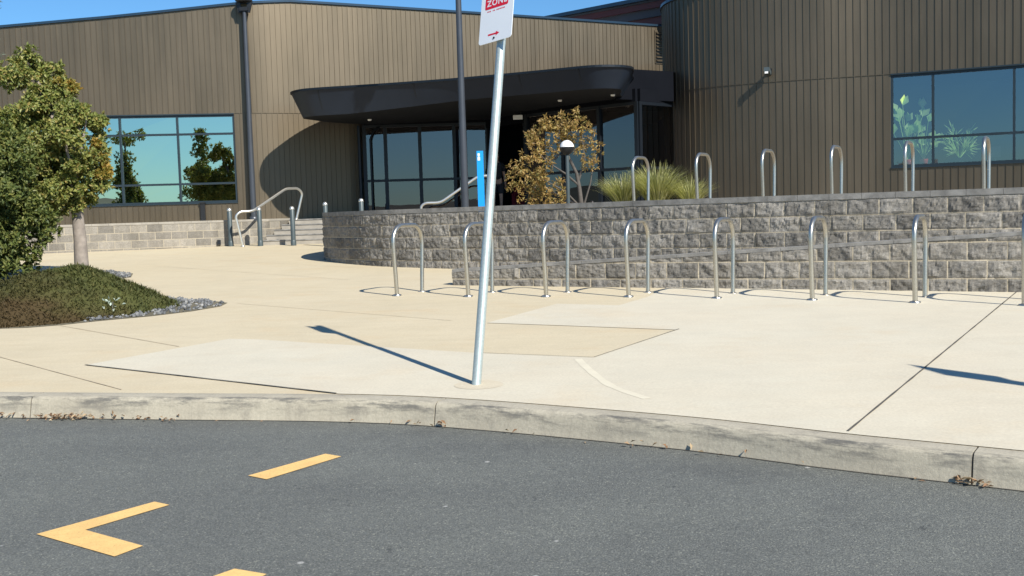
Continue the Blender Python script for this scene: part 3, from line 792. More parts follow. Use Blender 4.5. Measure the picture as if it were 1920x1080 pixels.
# louvre vent high on the left wing
m = MB(); s0 = LP.s_at_x(5.02); s1 = LP.s_at_x(6.3)
bands(LP, s0, s1, 6.12, 7.22, .035, .03, m); vent = m.build('louvre_vent', M['clad'], wl, fixn=True)
sl_ = MB()
for i in range(9):
    z = 6.2 + i * .115; vs = []
    for s in (s0 + .03, s1):
        for o, dz in ((.038, .055), (.10, 0), (.10, -.012), (.038, .04)):
            p, nn = LP.at(s, o); vs.append((p.x, p.y, z + dz))
    sl_.add(vs, [(0, 4, 5, 1), (1, 5, 6, 2), (2, 6, 7, 3), (0, 1, 2, 3), (7, 6, 5, 4)])
sl_.build('blade', M['clad'], vent)
bk_ = MB()
for i in range(9): bands(LP, s0 + .04, s1, 6.15 + i * .115, 6.19 + i * .115, .037, .002, bk_, .5)
bk_.build('gap', M['blackp'], vent)

# upper roof behind with dark red eaves
ea, eb = Vector((1.35, 40.3)), Vector((10.0, 31.3 + 1.0))
m = MB(); m.beam((ea.x, ea.y, 8.42), (eb.x, eb.y, 8.42), .25, .12); ur = m.build('upper_roof', M['gutter'], B); ur['label'] = 'higher roof edge with dark red beams behind the left wing'
def ub(off, z, h, mt, nm, w=.1):
    d = (eb - ea).normalized(); nn = Vector((-d.y, d.x)) * -1
    nn = Vector((d.y, -d.x))
    a = ea - nn * off; b = eb - nn * off
    m = MB(); m.beam((a.x, a.y, z), (b.x, b.y, z), w, h); m.build(nm, M[mt], ur)
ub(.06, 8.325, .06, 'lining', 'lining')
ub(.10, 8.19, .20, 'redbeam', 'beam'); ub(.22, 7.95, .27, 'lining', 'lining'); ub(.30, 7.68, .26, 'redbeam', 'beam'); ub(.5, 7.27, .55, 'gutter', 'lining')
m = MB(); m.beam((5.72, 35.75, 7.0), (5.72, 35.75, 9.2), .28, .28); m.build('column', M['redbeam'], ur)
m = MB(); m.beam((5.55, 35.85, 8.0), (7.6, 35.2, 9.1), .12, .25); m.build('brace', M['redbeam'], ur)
m = MB(); d = (eb - ea).normalized(); nn = Vector((d.y, -d.x)); a2 = ea - nn * 9; b2 = eb - nn * 9
m.add([(ea.x, ea.y, 8.475), (eb.x, eb.y, 8.475), (b2.x, b2.y, 8.42), (a2.x, a2.y, 8.42)], [(0, 1, 2, 3)]); m.build('roof_sheet', M['greysoffit'], ur)

# ------------------------------------------------------------------ bike hoops
def make_hoop(name, label, group):
    t = thing(name, label, 'bike rack', (0, 0, 0), group)
    pts = [(0, -.285, 0), (0, -.30, .25), (0, -.318, .5), (0, -.325, .62)]
    rad = .20; cx = .325 - rad
    for i in range(1, 9):
        a = math.pi / 2 * i / 8; pts.append((0, -cx - rad * math.cos(a), .655 + rad * math.sin(a)))
    left = pts[:]; pts += [(0, -y, z) for (_, y, z) in reversed(left)]
    m = MB(); m.tube(pts, .0255, 12, False); m.build('tube', M['steel'], t)
    for y in (-.285, .285):
        m = MB(); m.lathe([(.0265, .016), (.03, .012), (.05, .009), (.056, .006), (.056, -.01)], (0, y, 0), 18); m.build('base_flange', M['steel'], t)
    return t
low = [(-1.285, 13.36), (-.387, 12.98), (.535, 12.69), (1.47, 12.38), (2.39, 11.945), (3.31, 11.475), (4.205, 10.96), (5.06, 10.45)]
labs = ['steel bike hoop at the left end of the lower row, left of the ramp wall',
        'lower steel bike hoop just behind the leaning sign pole',
        'lower steel bike hoop just right of the leaning sign pole',
        'lower steel bike hoop fourth from the left, behind the boundary of the pale slab',
        'lower steel bike hoop fifth from the left, standing on the pale slab',
        'lower steel bike hoop third from the right end of the photo',
        'lower steel bike hoop left of the dark expansion joint, rightmost one seen whole',
        'lower steel bike hoop cut off by the right edge of the photo']
proto = make_hoop('bike_hoop', labs[0], 'steel bike hoops on the forecourt')
rz = [-28, -29, -29, -30, -29.5, -30, -30.5, -30]
for i, (x, y) in enumerate(low):
    o = proto if i == 0 else copy_tree(proto)
    o.location = (x, y, gz(y) + .004); o.rotation_euler.z = R(rz[i]); o['label'] = labs[i]
hi = [(2.15, 17.45), (3.08, 16.95), (3.98, 16.42), (4.87, 15.92), (5.74, 15.36), (6.62, 14.85)]
labs = ['upper bike hoop standing in front of the yellow-green strappy grass',
        'upper bike hoop at the right edge of the strappy grass clump',
        'upper bike hoop below the wall camera, second right of the grass',
        'upper bike hoop midway between the wall camera and the window',
        'upper bike hoop in front of the left pane of the right window',
        'upper bike hoop furthest right, in front of the wide window pane']
for i, (x, y) in enumerate(hi):
    o = copy_tree(proto); o.location = (x, y, TZ); o.rotation_euler.z = R(-30); o['label'] = labs[i]; o['group'] = 'steel bike hoops on the upper terrace'

# ------------------------------------------------------------------ leaning parking sign
base = Vector((-.251, 6.884, gz(6.884)))
lean = Vector((.100, .235, 1)).normalized()
T = thing('parking_sign', 'white and red parking sign on a leaning galvanised pole at the kerb', 'sign', base)
m = MB(); m.tube([base - lean * .1, base + lean * 1.4, base + lean * 2.84], .0305, 20); m.build('pole', M['galv'], T)
psi = R(43)
h = Vector((math.cos(psi), -math.sin(psi), 0)); h = (h - lean * h.dot(lean)).normalized(); nrm = lean.cross(h) * -1
if nrm.y > 0: nrm = -nrm
cen = base + lean * 2.57 + nrm * .052 - h * .012
def sgn(u, v, d): return cen + h * u + lean * v + nrm * d
def roundrect(w, hh, r, n=6):
    P = []
    for cx, cy, a0 in ((w / 2 - r, hh / 2 - r, 0), (-w / 2 + r, hh / 2 - r, 90), (-w / 2 + r, -hh / 2 + r, 180), (w / 2 - r, -hh / 2 + r, 270)):
        for i in range(n + 1): a = R(a0 + 90 * i / n); P.append((cx + r * math.cos(a), cy + r * math.sin(a)))
    return P
def plate(P, d0, d1, name, mat, par):
    m = MB(); n = len(P)
    vs = [sgn(u, v, d0) for u, v in P] + [sgn(u, v, d1) for u, v in P]
    m.add(vs, [tuple(range(n - 1, -1, -1)), tuple(range(n, 2 * n))] + [(i, (i + 1) % n, n + (i + 1) % n, n + i) for i in range(n)])
    return m.build(name, mat, par, fixn=True)
pl = plate(roundrect(.305, .45, .022), -.002, .002, 'sign_plate', M['signwhite'], T)
plate([(u - .005, v + .108) for u, v in roundrect(.215, .17, .012)], .0023, .0028, 'red_panel', M['signred'], pl)
def text(s, size, u, v, mat, d, name, par, sx=1.0):
    c = bpy.data.curves.new('t', 'FONT'); c.body = s; c.size = size; c.align_x = 'CENTER'; c.align_y = 'CENTER'; c.space_character = 1.18; c.offset = size * .022
    o = bpy.data.objects.new('t', c); COL.objects.link(o); bpy.context.view_layer.update()
    me = bpy.data.meshes.new_from_object(o.evaluated_get(bpy.context.evaluated_depsgraph_get()))
    bpy.data.objects.remove(o)
    m = MB(); m.add([sgn(u + p.co.x * sx, v + p.co.y, d) for p in me.vertices], [tuple(p.vertices) for p in me.polygons])
    return m.build(name, mat, par)
text('ZONE', .062, -.002, .063, M['signwhite'], .0032, 'lettering', pl, 1.0)
arw = [(-.052, .006), (.022, .006), (.022, .016), (.054, 0), (.022, -.016), (.022, -.006), (-.052, -.006)]
plate([(u - .015, v - .168) for u, v in arw], .0023, .0028, 'arrow', M['signred'], pl)
m = MB()   # worn line of tiny red print
rnd = random.Random(3); u = -.09
while u < .085:
    w = rnd.choice((.007, .009, .011)); 
    if rnd.random() > .2: m.add([sgn(u, .001, .0025), sgn(u + w, .001, .0025), sgn(u + w, .010, .0025), sgn(u, .010, .0025)], [(0, 1, 2, 3)])
    u += w + .004
m.build('small_print', M['signred'], pl)
for v in (-.198, .205):
    m = MB(); c = sgn(-.008, v, 0); m.tube([c, c + nrm * .006], .0075, 10); m.build('bolt', M['blackp'], pl)
for v in (-.19, .19):
    m = MB(); c = sgn(0.012, v, -.03); m.box(c, (.07, .05, .035), -psi); m.build('bracket', M['galv'], T)

# sister sign whose shadow falls across the slab (stands just outside the frame)
b2 = Vector((4.56, 4.22, gz(4.22)))
T2 = thing('parking_sign', 'grey pole sign right of the frame throwing the blade shaped shadow', 'sign', b2)
m = MB(); m.tube([b2, b2 + Vector((0, 0, 2.3))], .0305, 14); m.build('pole', M['galv'], T2)
m = MB(); m.box(b2 + Vector((-.03, .05, 2.36)), (.45, .004, .52), R(124.5 - 24)); m.build('sign_plate', M['signwhite'], T2)

# ------------------------------------------------------------------ lamp posts
def lamp_post(b, hgt, label, head=True):
    t = thing('lamp_post', label, 'lamp post', b, 'charcoal lamp posts')
    b = Vector(b)
    m = MB(); m.tube([b, b + Vector((0, 0, hgt * .5)), b + Vector((0, 0, hgt))], [.085, .07, .052], 16); m.build('pole', M['post'], t)
    m = MB(); m.box(b + Vector((0, 0, .012)), (.34, .34, .024)); m.lathe([(.125, .02), (.125, .08), (.1, .1)], b, 16); m.build('base_plate', M['post'], t)
    c = b + Vector((0, 0, hgt))
    m = MB(); m.tube([c - Vector((0, 0, .28)), c + Vector((0, 0, .10))], .045, 12); m.box(c + Vector((0, 0, .085)), (.23, .16, .10))
    for s in (-1, 1): m.beam(c + Vector((s * .095, 0, .0)), c + Vector((s * .175, 0, .29)), .12, .055)
    m.build('yoke', M['blackp'], t)
    m = MB(); m.lathe([(.001, .29), (.21, .295), (.235, .31), (.23, .34), (.12, .38), (.001, .39)], c, 24); l = m.build('luminaire', M['post'], t)
    m = MB(); m.lathe([(.001, .282), (.15, .282), (.16, .292)], c, 20); m.build('lens', M['blackp'], l)
    return t
lamp_post((-7.13, 29.80, 1.28), 5.70, 'slim charcoal lamp post with forked head in front of the left wing')
lamp_post((-.975, 23.5, TZ), 6.6, 'charcoal lamp post crossing the entrance canopy, top out of frame')

# ------------------------------------------------------------------ bollards
def bollard(loc, label):
    t = thing('bollard', label, 'bollard', loc, 'slate bollards with steel caps'); b = Vector(loc)
    m = MB(); m.lathe([(.062, 0), (.062, .92), (.056, .93)], b, 18); m.build('post', M['bollard'], t)
    m = MB(); m.lathe([(.063, .925), (.066, .935), (.062, .965), (.045, .995), (.02, 1.008), (.001, 1.01)], b, 18); m.build('cap', M['satin'], t)
    m = MB(); m.lathe([(.072, 0), (.072, .12), (.063, .14)], b, 18); m.build('base_sleeve', M['bollard'], t)
bollard((-7.36, 28.1, gz(28.1)), 'slate bollard at the foot of the left handrail, leftmost one')
bollard((-6.50, 27.75, gz(27.75)), 'slate bollard standing alone in front of the block wall, middle one')
bollard((-5.58, 27.45, gz(27.45)), 'slate bollard directly in front of the steps')
bollard((-4.58, 26.6, gz(26.6) + .09), 'bollard showing only its capped top at the left end of the retaining wall')
bollard((-3.60, 26.0, TZ - .52), 'bollard showing only its capped top above the retaining wall')

# ------------------------------------------------------------------ handrails
def rail(name, pts, label, rad=.024, feet=()):
    t = thing(name, label, 'handrail', pts[0], 'stainless stair handrails')
    P = [Vector(p) for p in pts]; out = [P[0]]
    for i in range(1, len(P) - 1):
        a = (P[i - 1] - P[i]); b = (P[i + 1] - P[i]); d = min(.12, a.length * .45, b.length * .45)
        p0 = P[i] + a.normalized() * d; p1 = P[i] + b.normalized() * d
        for k in range(6):
            q = k / 5; out.append(p0.lerp(P[i], q).lerp(P[i].lerp(p1, q), q))
    out.append(P[-1])
    m = MB(); m.tube(out, rad, 10); m.build('rail', M['satin'], t)
    for f in feet:
        m = MB(); m.lathe([(.026, .02), (.06, .012), (.06, 0)], f, 16); m.build('flange', M['satin'], t)
rail('handrail', [(-6.96, 27.75, .62), (-7.10, 27.7, 1.40), (-6.98, 27.75, 1.51), (-6.70, 27.9, 1.51), (-6.03, 29.0, 2.10), (-5.78, 29.35, 2.11), (-5.68, 29.45, 1.98), (-5.87, 29.4, 1.26)], 'bent stainless handrail climbing the left side of the steps', .034, ((-6.96, 27.75, .605), (-5.87, 29.4, 1.268)))
rail('handrail', [(-2.19, 26.5, 1.24), (-2.19, 26.5, 1.50), (-2.08, 26.5, 1.57), (-1.71, 26.5, 1.57), (-.75, 26.6, 2.20), (-.45, 26.6, 2.20), (-.38, 26.6, 2.05), (-.42, 26.6, 1.24)], 'stainless handrail rising behind the retaining wall by the lamp post', .034, ((-2.19, 26.5, 1.236),))

# ------------------------------------------------------------------ blue totem, post light, exit sign, wall fixtures
T = thing('blue_totem', 'bright blue slim information post behind the retaining wall', 'totem', (-.575, 22, TZ))
m = MB(); m.box((-.575, 22, TZ + .655), (.135, .06, 1.31)); m.build('panel', M['blue'], T)
m = MB(); m.box((-.60, 21.968, TZ + 1.235), (.045, .004, .05)); m.box((-.60, 21.968, TZ + 1.15), (.05, .004, .07)); m.box((-.60, 21.9675, TZ + 1.19), (.03, .004, .02)); m.build('symbol', M['whitep'], T)
m = MB(); m.box((-.575, 22, TZ + .01), (.22, .16, .02)); m.build('foot', M['post'], T)

T = thing('post_light', 'short grey post light with white dome top in front of the brown tree', 'light', (1.10, 20, TZ)); b = Vector((1.10, 20, TZ))
m = MB(); m.tube([b, b + Vector((0, 0, 1.18))], .035, 12); m.build('post', M['bollard'], T)
m = MB(); m.lathe([(.001, 1.345), (.05, 1.335), (.095, 1.305), (.125, 1.26), (.135, 1.215)], b, 20); m.build('dome', M['whitep'], T)
m = MB(); m.lathe([(.134, 1.215), (.13, 1.16), (.09, 1.10), (.04, 1.07), (.001, 1.06)], b, 20); m.tube([b + Vector((0, 0, 1.12)), b + Vector((-.16, 0, 1.08)), b + Vector((-.24, 0, .98))], .022, 8); m.build('lamp_body', M['blackp'], T)

T = thing('exit_sign', 'small pale rectangular sign hanging from the canopy over the doorway', 'sign', (.30, 29.6, 3.9))
m = MB(); m.box((.30, 29.6, 3.88), (.26, .05, .12)); m.build('box', M['whitep'], T)
for x in (.22, .38):
    m = MB(); m.tube([(x, 29.6, 3.94), (x, 29.6, 4.08)], .008, 6); m.build('hanger', M['blackp'], T)

sC = RS(6.46); p, n_ = RP.at(sC, .02)
T = thing('wall_light', 'small grey fixture jutting from the dark right wing wall', 'wall light', (p.x, p.y, 4.5))
t_ = Vector((-n_.y, n_.x)); q = p + n_ * .26
m = MB(); m.tube([(p.x, p.y, 4.52), (p.x + n_.x * .14, p.y + n_.y * .14, 4.53)], .03, 10); m.box((p.x, p.y, 4.52), (.12, .04, .14), math.atan2(t_.y, t_.x)); m.build('bracket', M['blackp'], T)
m = MB(); m.box((q.x, q.y, 4.50), (.13, .30, .10), math.atan2(t_.y, t_.x), R(-14)); m.build('body', M['bollard'], T)
m = MB(); m.box((q.x + n_.x * .155, q.y + n_.y * .155, 4.455), (.08, .012, .05), math.atan2(t_.y, t_.x), R(-14)); m.build('lens', M['whitep'], T)

p, n_ = lwP.at(lwP.s_at_x(-7.72), .01)
T = thing('wall_box', 'small black box low on the pale block wall', 'box', (p.x, p.y, .66))
m = MB(); m.box((p.x + n_.x * .04, p.y + n_.y * .04, .72), (.09, .08, .13), .25); m.build('case', M['blackp'], T)
m = MB(); m.box((p.x + n_.x * .082, p.y + n_.y * .082, .72), (.06, .006, .08), .25); m.build('cover', M['dark'], T)

# dark red tub chair inside the doorway
c = Vector((.42, 31.6, TZ + .006)); T = thing('armchair', 'dark red tub chair just inside the open doorway', 'chair', c)
m = MB(); m.box(c + Vector((0, 0, .26)), (.5, .5, .34)); m.build('seat', M['redf'], T)
m = MB(); m.box(c + Vector((0, .27, .46)), (.62, .12, .62), 0, R(-6)); m.build('backrest', M['redf'], T)
for s in (-1, 1):
    m = MB(); m.box(c + Vector((s * .30, -.02, .34)), (.1, .52, .5)); m.build('armrest', M['redf'], T)

# ------------------------------------------------------------------ person in the doorway
def skin_obj(name, verts, edges, radii, mat, parent=None, sub=2):
    off = wpos(parent) if parent else Vector((0, 0, 0))
    me = bpy.data.meshes.new(name); me.from_pydata([tuple(Vector(v) - off) for v in verts], edges, []); me.materials.append(mat)
    o = bpy.data.objects.new(name, me); COL.objects.link(o)
    if parent: o.parent = parent
    o.modifiers.new('skin', 'SKIN'); 
    lay = me.skin_vertices[0] if len(me.skin_vertices) else None
    if lay is None:
        bm = bmesh.new(); bm.from_mesh(me); bm.verts.layers.skin.verify(); bm.to_mesh(me); bm.free(); lay = me.skin_vertices[0]
    for i, r in enumerate(radii): lay.data[i].radius = (r, r) if not isinstance(r, tuple) else r
    lay.data[0].use_root = True
    sb = o.modifiers.new('sub', 'SUBSURF'); sb.levels = sub; sb.render_levels = sub
    return o
def person(loc, rot):
    L = Vector(loc); m3 = Matrix.Rotation(rot, 3, 'Z')
    P = thing('person', 'person in dark shirt and shorts standing in the doorway behind the sign pole', 'person', loc)
    V = []; E_ = []; Rd = []
    def v(x, y, z, r, par=None):
        V.append(L + m3 @ Vector((x, y, z))); Rd.append(r); i = len(V) - 1
        if par is not None: E_.append((par, i))
        return i
    pel = v(0, 0, .95, (.14, .11)); wa = v(0, -.01, 1.10, (.125, .095), pel); ch = v(0, 0, 1.30, (.155, .11), wa); sh = v(0, .01, 1.43, (.11, .08), ch)
    nk = v(0, 0, 1.52, .055, sh); hd0 = v(0, -.01, 1.58, (.065, .075), nk); hd = v(0, -.01, 1.66, (.075, .095), hd0); v(0, 0, 1.735, (.06, .07), hd); v(0, -.115, 1.635, .013, hd)
    for s in (-1, 1):
        a = v(s * .18, .01, 1.40, .055, sh); e = v(s * .235, .03, 1.13, .043, a); w = v(s * .24, -.03, .89, .029, e); pm = v(s * .24, -.045, .83, (.024, .04), w)
        for k, (dx, dy, ln) in enumerate(((0, -.032, .07), (0, -.011, .085), (0, .01, .08), (0, .03, .062))):
            f1 = v(s * .24 + dx, -.045 + dy, .785, .0095, pm); v(s * .232, -.047 + dy, .785 - ln * .55, .0085, f1); 
            v(s * .222, -.05 + dy, .785 - ln, .0075, len(V) - 1)
        t1 = v(s * .225, -.085, .83, .011, pm); v(s * .215, -.105, .79, .009, t1)
        hp = v(s * .09, 0, .88, .095, pel); kn = v(s * .11, -.02, .50, .056, hp); an = v(s * .115, .02, .09, .036, kn); hl = v(s * .115, .0, .045, .042, an); v(s * .125, -.17, .03, .03, hl)
    skin_obj('body', V, E_, Rd, M['skin'], P)
    def part(name, pts, mat):
        vv = [L + m3 @ Vector(p[:3]) for p in pts]; skin_obj(name, vv, [(p[4], i) for i, p in enumerate(pts) if len(p) > 4], [p[3] for p in pts], mat, P)
    part('shirt', [(0, 0, .93, (.165, .13)), (0, -.01, 1.1, (.15, .115), 0), (0, 0, 1.30, (.178, .13), 1), (0, .01, 1.44, (.115, .09), 2), (-.19, .01, 1.395, .075, 3), (-.228, .025, 1.2, .065, 4), (.19, .01, 1.395, .075, 3), (.228, .025, 1.2, .065, 6)], M['shirt'])
    part('shorts', [(0, 0, .95, (.155, .125)), (-.095, 0, .85, .115, 0), (-.112, -.015, .55, .088, 1), (.095, 0, .85, .115, 0), (.112, -.015, .55, .088, 3)], M['shorts'])
    part('hair', [(0, .03, 1.66, (.08, .085)), (0, .01, 1.735, (.075, .085), 0)], M['hair'])
    for s in (-1, 1):
        m = MB(); m.lathe([(.001, .012), (.010, .006), (.012, 0), (.010, -.006), (.001, -.012)], L + m3 @ Vector((s * .032, -.098, 1.665)), 8)
        m.build('eye', M['blackp'], P)
    m = MB(); m.tube([L + m3 @ Vector((-.022, -.098, 1.60)), L + m3 @ Vector((0, -.104, 1.598)), L + m3 @ Vector((.022, -.098, 1.60))], .006, 6); m.build('mouth', M['redf'], P)
person((-.34, 30.55, TZ), R(20))

# ------------------------------------------------------------------ vegetation
def leaf(m, p, d, up, ln, w, fold=.25):
    d = d.normalized(); s = d.cross(up)
    if s.length < 1e-4: s = d.orthogonal()
    s.normalize(); u = s.cross(d)
    a = p; b = p + d * ln * .5 + s * w / 2 + u * w * fold; c = p + d * ln; e = p + d * ln * .5 - s * w / 2 + u * w * fold
    n = len(m.v); m.v += [tuple(a), tuple(b), tuple(c), tuple(e)]; m.f += [(n, n + 1, n + 2), (n, n + 2, n + 3)]; m.sm += [False, False]
def rv(r=random): 
    while True:
        v = Vector((r.uniform(-1, 1), r.uniform(-1, 1), r.uniform(-1, 1)))
        if .05 < v.length < 1: return v.normalized()
def clump(m, c, r, n, ln, w, rnd, droop=.2, squash=.85):
    c = Vector(c); nb = max(3, int(16 * (r / .3) ** 1.6)); per = max(1, int(n / 7 / nb))
    for b in range(nb):                         # tufts: sprays of leaves set well apart, dark gaps between
        o = rv(rnd); rr = r * (.45 + .55 * rnd.random() ** .5)
        t = c + Vector((o.x * rr, o.y * rr, o.z * rr * squash)); tr_ = min(.155, r * .5) * rnd.uniform(.75, 1.3)
        for i in range(per):
            o2 = rv(rnd); q = t + o2 * tr_ * (.35 + .65 * rnd.random())
            out = (o * .6 + o2 * .7 + Vector((0, 0, .35))).normalized()
            for k in range(7):
                d = (out * .6 + rv(rnd) * .9 + Vector((0, 0, -droop))).normalized()
                leaf(m, q + rv(rnd) * .02, d, (out + rv(rnd) * .5), ln * rnd.uniform(.7, 1.25), w * rnd.uniform(.8, 1.2))
def branch(m, pts, r0, r1, n=9):
    k = len(pts); m.tube(pts, [r0 + (r1 - r0) * i / (k - 1) for i in range(k)], n)

def tree(loc, trunk, limbs, clumps, leafm, bark, label, extra=None, seed=1, ln=.085, w=.042, dens=150, name='tree', cat='tree', group=None):
    T = thing(name, label, cat, loc, group); rnd = random.Random(seed)
    m = MB(); branch(m, trunk[0], trunk[1], trunk[2], 12)
    m.lathe([(trunk[1] * 1.35, 0), (trunk[1] * 1.12, .06), (trunk[1], .16)], trunk[0][0], 14)
    for pts, a, b in limbs: branch(m, pts, a, b, 7)
    m.build('trunk', M[bark], T)
    m = MB()
    for c, r in clumps: clump(m, c, r, int(dens * (r / .3) ** 2), ln, w, rnd)
    m.build('crown', M[leafm], T)
    if extra:
        m = MB()
        for c, r in extra[0]: clump(m, c, r, int(dens * (r / .3) ** 2), ln, w, rnd)
        m.build('foliage', M[extra[1]], T)
    return T
# main forecourt tree. spot(px-derived metres): X across, Z height, with depth jitter
def C(x, z, r, dy=0): return ((x, 18.3 + dy, z), r)
tb = (-7.37, 18.3, gz(18.3))
# crown lobes, laid out round the trunk in plan and height
cl = [C(-8.05, 3.95, .30), C(-7.78, 3.85, .22, .2), C(-8.28, 3.80, .20, -.3), C(-7.60, 3.48, .22), C(-7.80, 3.42, .18, -.3), C(-7.95, 3.12, .34, -.4), C(-7.30, 3.15, .26, -.2), C(-7.08, 3.0, .22, .2),
      C(-7.75, 2.85, .42, .4), C(-8.50, 2.85, .40, -.2), C(-7.38, 2.72, .34, -.5), C(-8.05, 2.45, .46, -.7), C(-7.55, 2.34, .36, .3), C(-8.75, 2.4, .44, .2), C(-7.22, 2.30, .25, -.3), C(-7.12, 2.08, .27, 0), C(-7.28, 1.78, .22, -.1), C(-7.05, 2.52, .22, .1), C(-7.6, 1.7, .26, -.2), C(-7.9, 1.98, .38, -.6), C(-7.45, 1.90, .28, -.3), C(-8.5, 1.85, .42, -.4), C(-8.0, 1.62, .30, .1), C(-8.95, 3.0, .4, .5), C(-8.2, 2.2, .45, .7)]
tr = ([(-7.37, 18.3, tb[2] - .05), (-7.37, 18.3, 1.0), (-7.40, 18.3, 1.7), (-7.5, 18.3, 2.4), (-7.75, 18.28, 3.2), (-7.95, 18.25, 3.8)], .125, .035)
limbs = [([(-7.40, 18.3, 1.65), (-7.7, 18.1, 2.1), (-8.2, 17.8, 2.6), (-8.6, 17.7, 2.9)], .06, .018), ([(-7.42, 18.3, 1.8), (-7.25, 18.2, 2.4), (-7.1, 18.2, 3.1)], .05, .015), ([(-7.5, 18.3, 2.3), (-7.4, 18.6, 2.9), (-7.55, 18.7, 3.4)], .045, .014), ([(-7.42, 18.3, 1.7), (-7.3, 17.9, 2.2), (-7.3, 17.7, 2.8)], .045, .015)]
ex = [C(-7.45, 3.66, .15), C(-6.93, 2.62, .12, .0), C(-6.95, 2.40, .13, .1), C(-6.93, 2.15, .14, 0), C(-7.0, 1.95, .12, .1)]
tree(tb, tr, limbs, cl, 'leaf', 'bark', 'olive green broadleaf tree with a pale bare trunk beside the gravel bed', (ex, 'leafy'), 4, .078, .044, 1800)

# second, darker tree pressed against the left edge
def D(x, y, z, r): return ((x, y, z), r)
tb2 = (-8.35, 16.9, gz(16.9))
cl2 = [D(-8.2, 16.9, 2.5, .55), D(-7.75, 16.8, 2.25, .42), D(-8.6, 16.7, 1.9, .55), D(-7.9, 16.6, 1.75, .48), D(-8.3, 16.4, 1.4, .5), D(-7.6, 16.8, 1.5, .36), D(-8.7, 16.5, 2.9, .5), D(-8.9, 16.9, 3.2, .45), D(-7.75, 16.9, 1.1, .34), D(-8.3, 16.8, .95, .5), D(-7.95, 17.1, .72, .30), D(-8.9, 16.6, 1.1, .55), D(-8.5, 16.9, .65, .35), D(-7.55, 17.2, 1.28, .26)]
tree(tb2, ([(-8.35, 16.9, .3), (-8.33, 16.9, 1.2), (-8.3, 16.85, 2.2), (-8.4, 16.8, 2.9)], .10, .03), [([(-8.33, 16.9, 1.2), (-8.0, 16.8, 1.6), (-7.8, 16.8, 2.1)], .05, .015), ([(-8.33, 16.9, 1.3), (-8.6, 16.7, 1.9), (-8.8, 16.6, 2.5)], .05, .015)],
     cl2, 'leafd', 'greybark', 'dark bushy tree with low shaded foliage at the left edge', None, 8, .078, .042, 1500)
# low shrub in the shade under it
T = thing('shrub', 'low dark green shrub in the shade at the left edge of the bed', 'shrub', (-8.0, 15.9, gz(15.9))); m = MB(); rnd = random.Random(9)
for c in (((-8.0, 15.9, .6), .33), ((-7.6, 16.3, .55), .26), ((-8.4, 15.7, .65), .35)): clump(m, c[0], c[1], int(230 * (c[1] / .3) ** 2), .09, .03, rnd)
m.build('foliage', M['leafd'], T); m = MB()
for dx in (-.2, 0, .22): branch(m, [(-8 + dx * .3, 15.9, .3), (-8 + dx, 15.9, .6), (-8 + dx * 1.5, 15.95, .85)], .014, .005, 6)
m.build('stem', M['greybark'], T)
# grey-green gum beyond the left edge
T = tree((-13.5, 24, gz(24)), ([(-13.5, 24, .4), (-13.4, 24, 3), (-13.2, 24, 5.2), (-12.9, 24, 6.4)], .16, .04), [([(-13.4, 24, 3), (-12.7, 24, 4.6), (-12.0, 24, 5.6)], .06, .015), ([(-13.3, 24, 4), (-12.4, 23.9, 5.2), (-11.9, 23.9, 6.0)], .05, .012)],
         [D(-11.45, 24, 6.05, .34), D(-11.5, 24, 5.62, .22), D(-11.42, 23.9, 5.2, .2), D(-12.4, 24, 6.3, .5), D(-12.5, 24.2, 5.5, .45), D(-13.2, 24, 6.7, .6), D(-13.6, 24, 5.6, .6), D(-14.1, 24, 6.2, .6)], 'gum', 'greybark', 'grey green gum tree peeking in at the top left corner', None, 12, .11, .03, 150)

# autumn-brown small tree on the terrace
tbz = TZ
cl3 = [D(.62, 21, 2.75, .26), D(.85, 21.1, 2.92, .24), D(1.12, 21, 2.95, .26), D(1.38, 20.9, 2.98, .24), D(1.55, 21, 2.72, .18), D(.5, 20.9, 2.45, .22), D(.95, 21, 2.62, .20), D(.3, 21, 2.12, .24), D(.1, 20.9, 1.98, .18), D(.45, 21.1, 1.85, .24), D(.75, 20.9, 2.05, .22), D(.62, 21, 1.6, .22), D(.95, 21.1, 1.75, .18), D(1.45, 21, 2.38, .20), D(1.75, 21, 2.45, .12), D(1.62, 21, 2.15, .15), D(.75, 20.95, 2.45, .2), D(1.2, 21, 2.75, .2), D(.6, 20.9, 1.75, .2), D(.15, 21, 1.75, .15), D(.85, 20.9, 1.4, .18), D(1.25, 21.2, 2.55, .18), D(.35, 20.9, 1.5, .16), D(1.0, 20.9, 1.45, .16)]
tree((1.42, 21, tbz), ([(1.42, 21, tbz), (1.38, 21, 1.7), (1.33, 21, 2.0), (1.1, 21, 2.5), (1.0, 21, 2.85)], .05, .014), [([(1.38, 21, 1.75), (1.1, 20.95, 2.0), (.8, 20.9, 2.2), (.6, 20.9, 2.4)], .024, .006), ([(1.36, 21, 1.85), (1.5, 21, 2.2), (1.45, 20.95, 2.8)], .03, .008), ([(1.42, 21, 1.3), (1.1, 21, 1.65), (.75, 21, 1.85), (.5, 20.95, 2.05)], .022, .006), ([(1.44, 21.05, 1.3), (1.6, 21, 1.8), (1.7, 21, 2.4)], .024, .006)],
     cl3, 'brown', 'darkbark', 'small multi stemmed tree with sparse brown autumn leaves by the entrance', None, 21, .075, .026, 520)

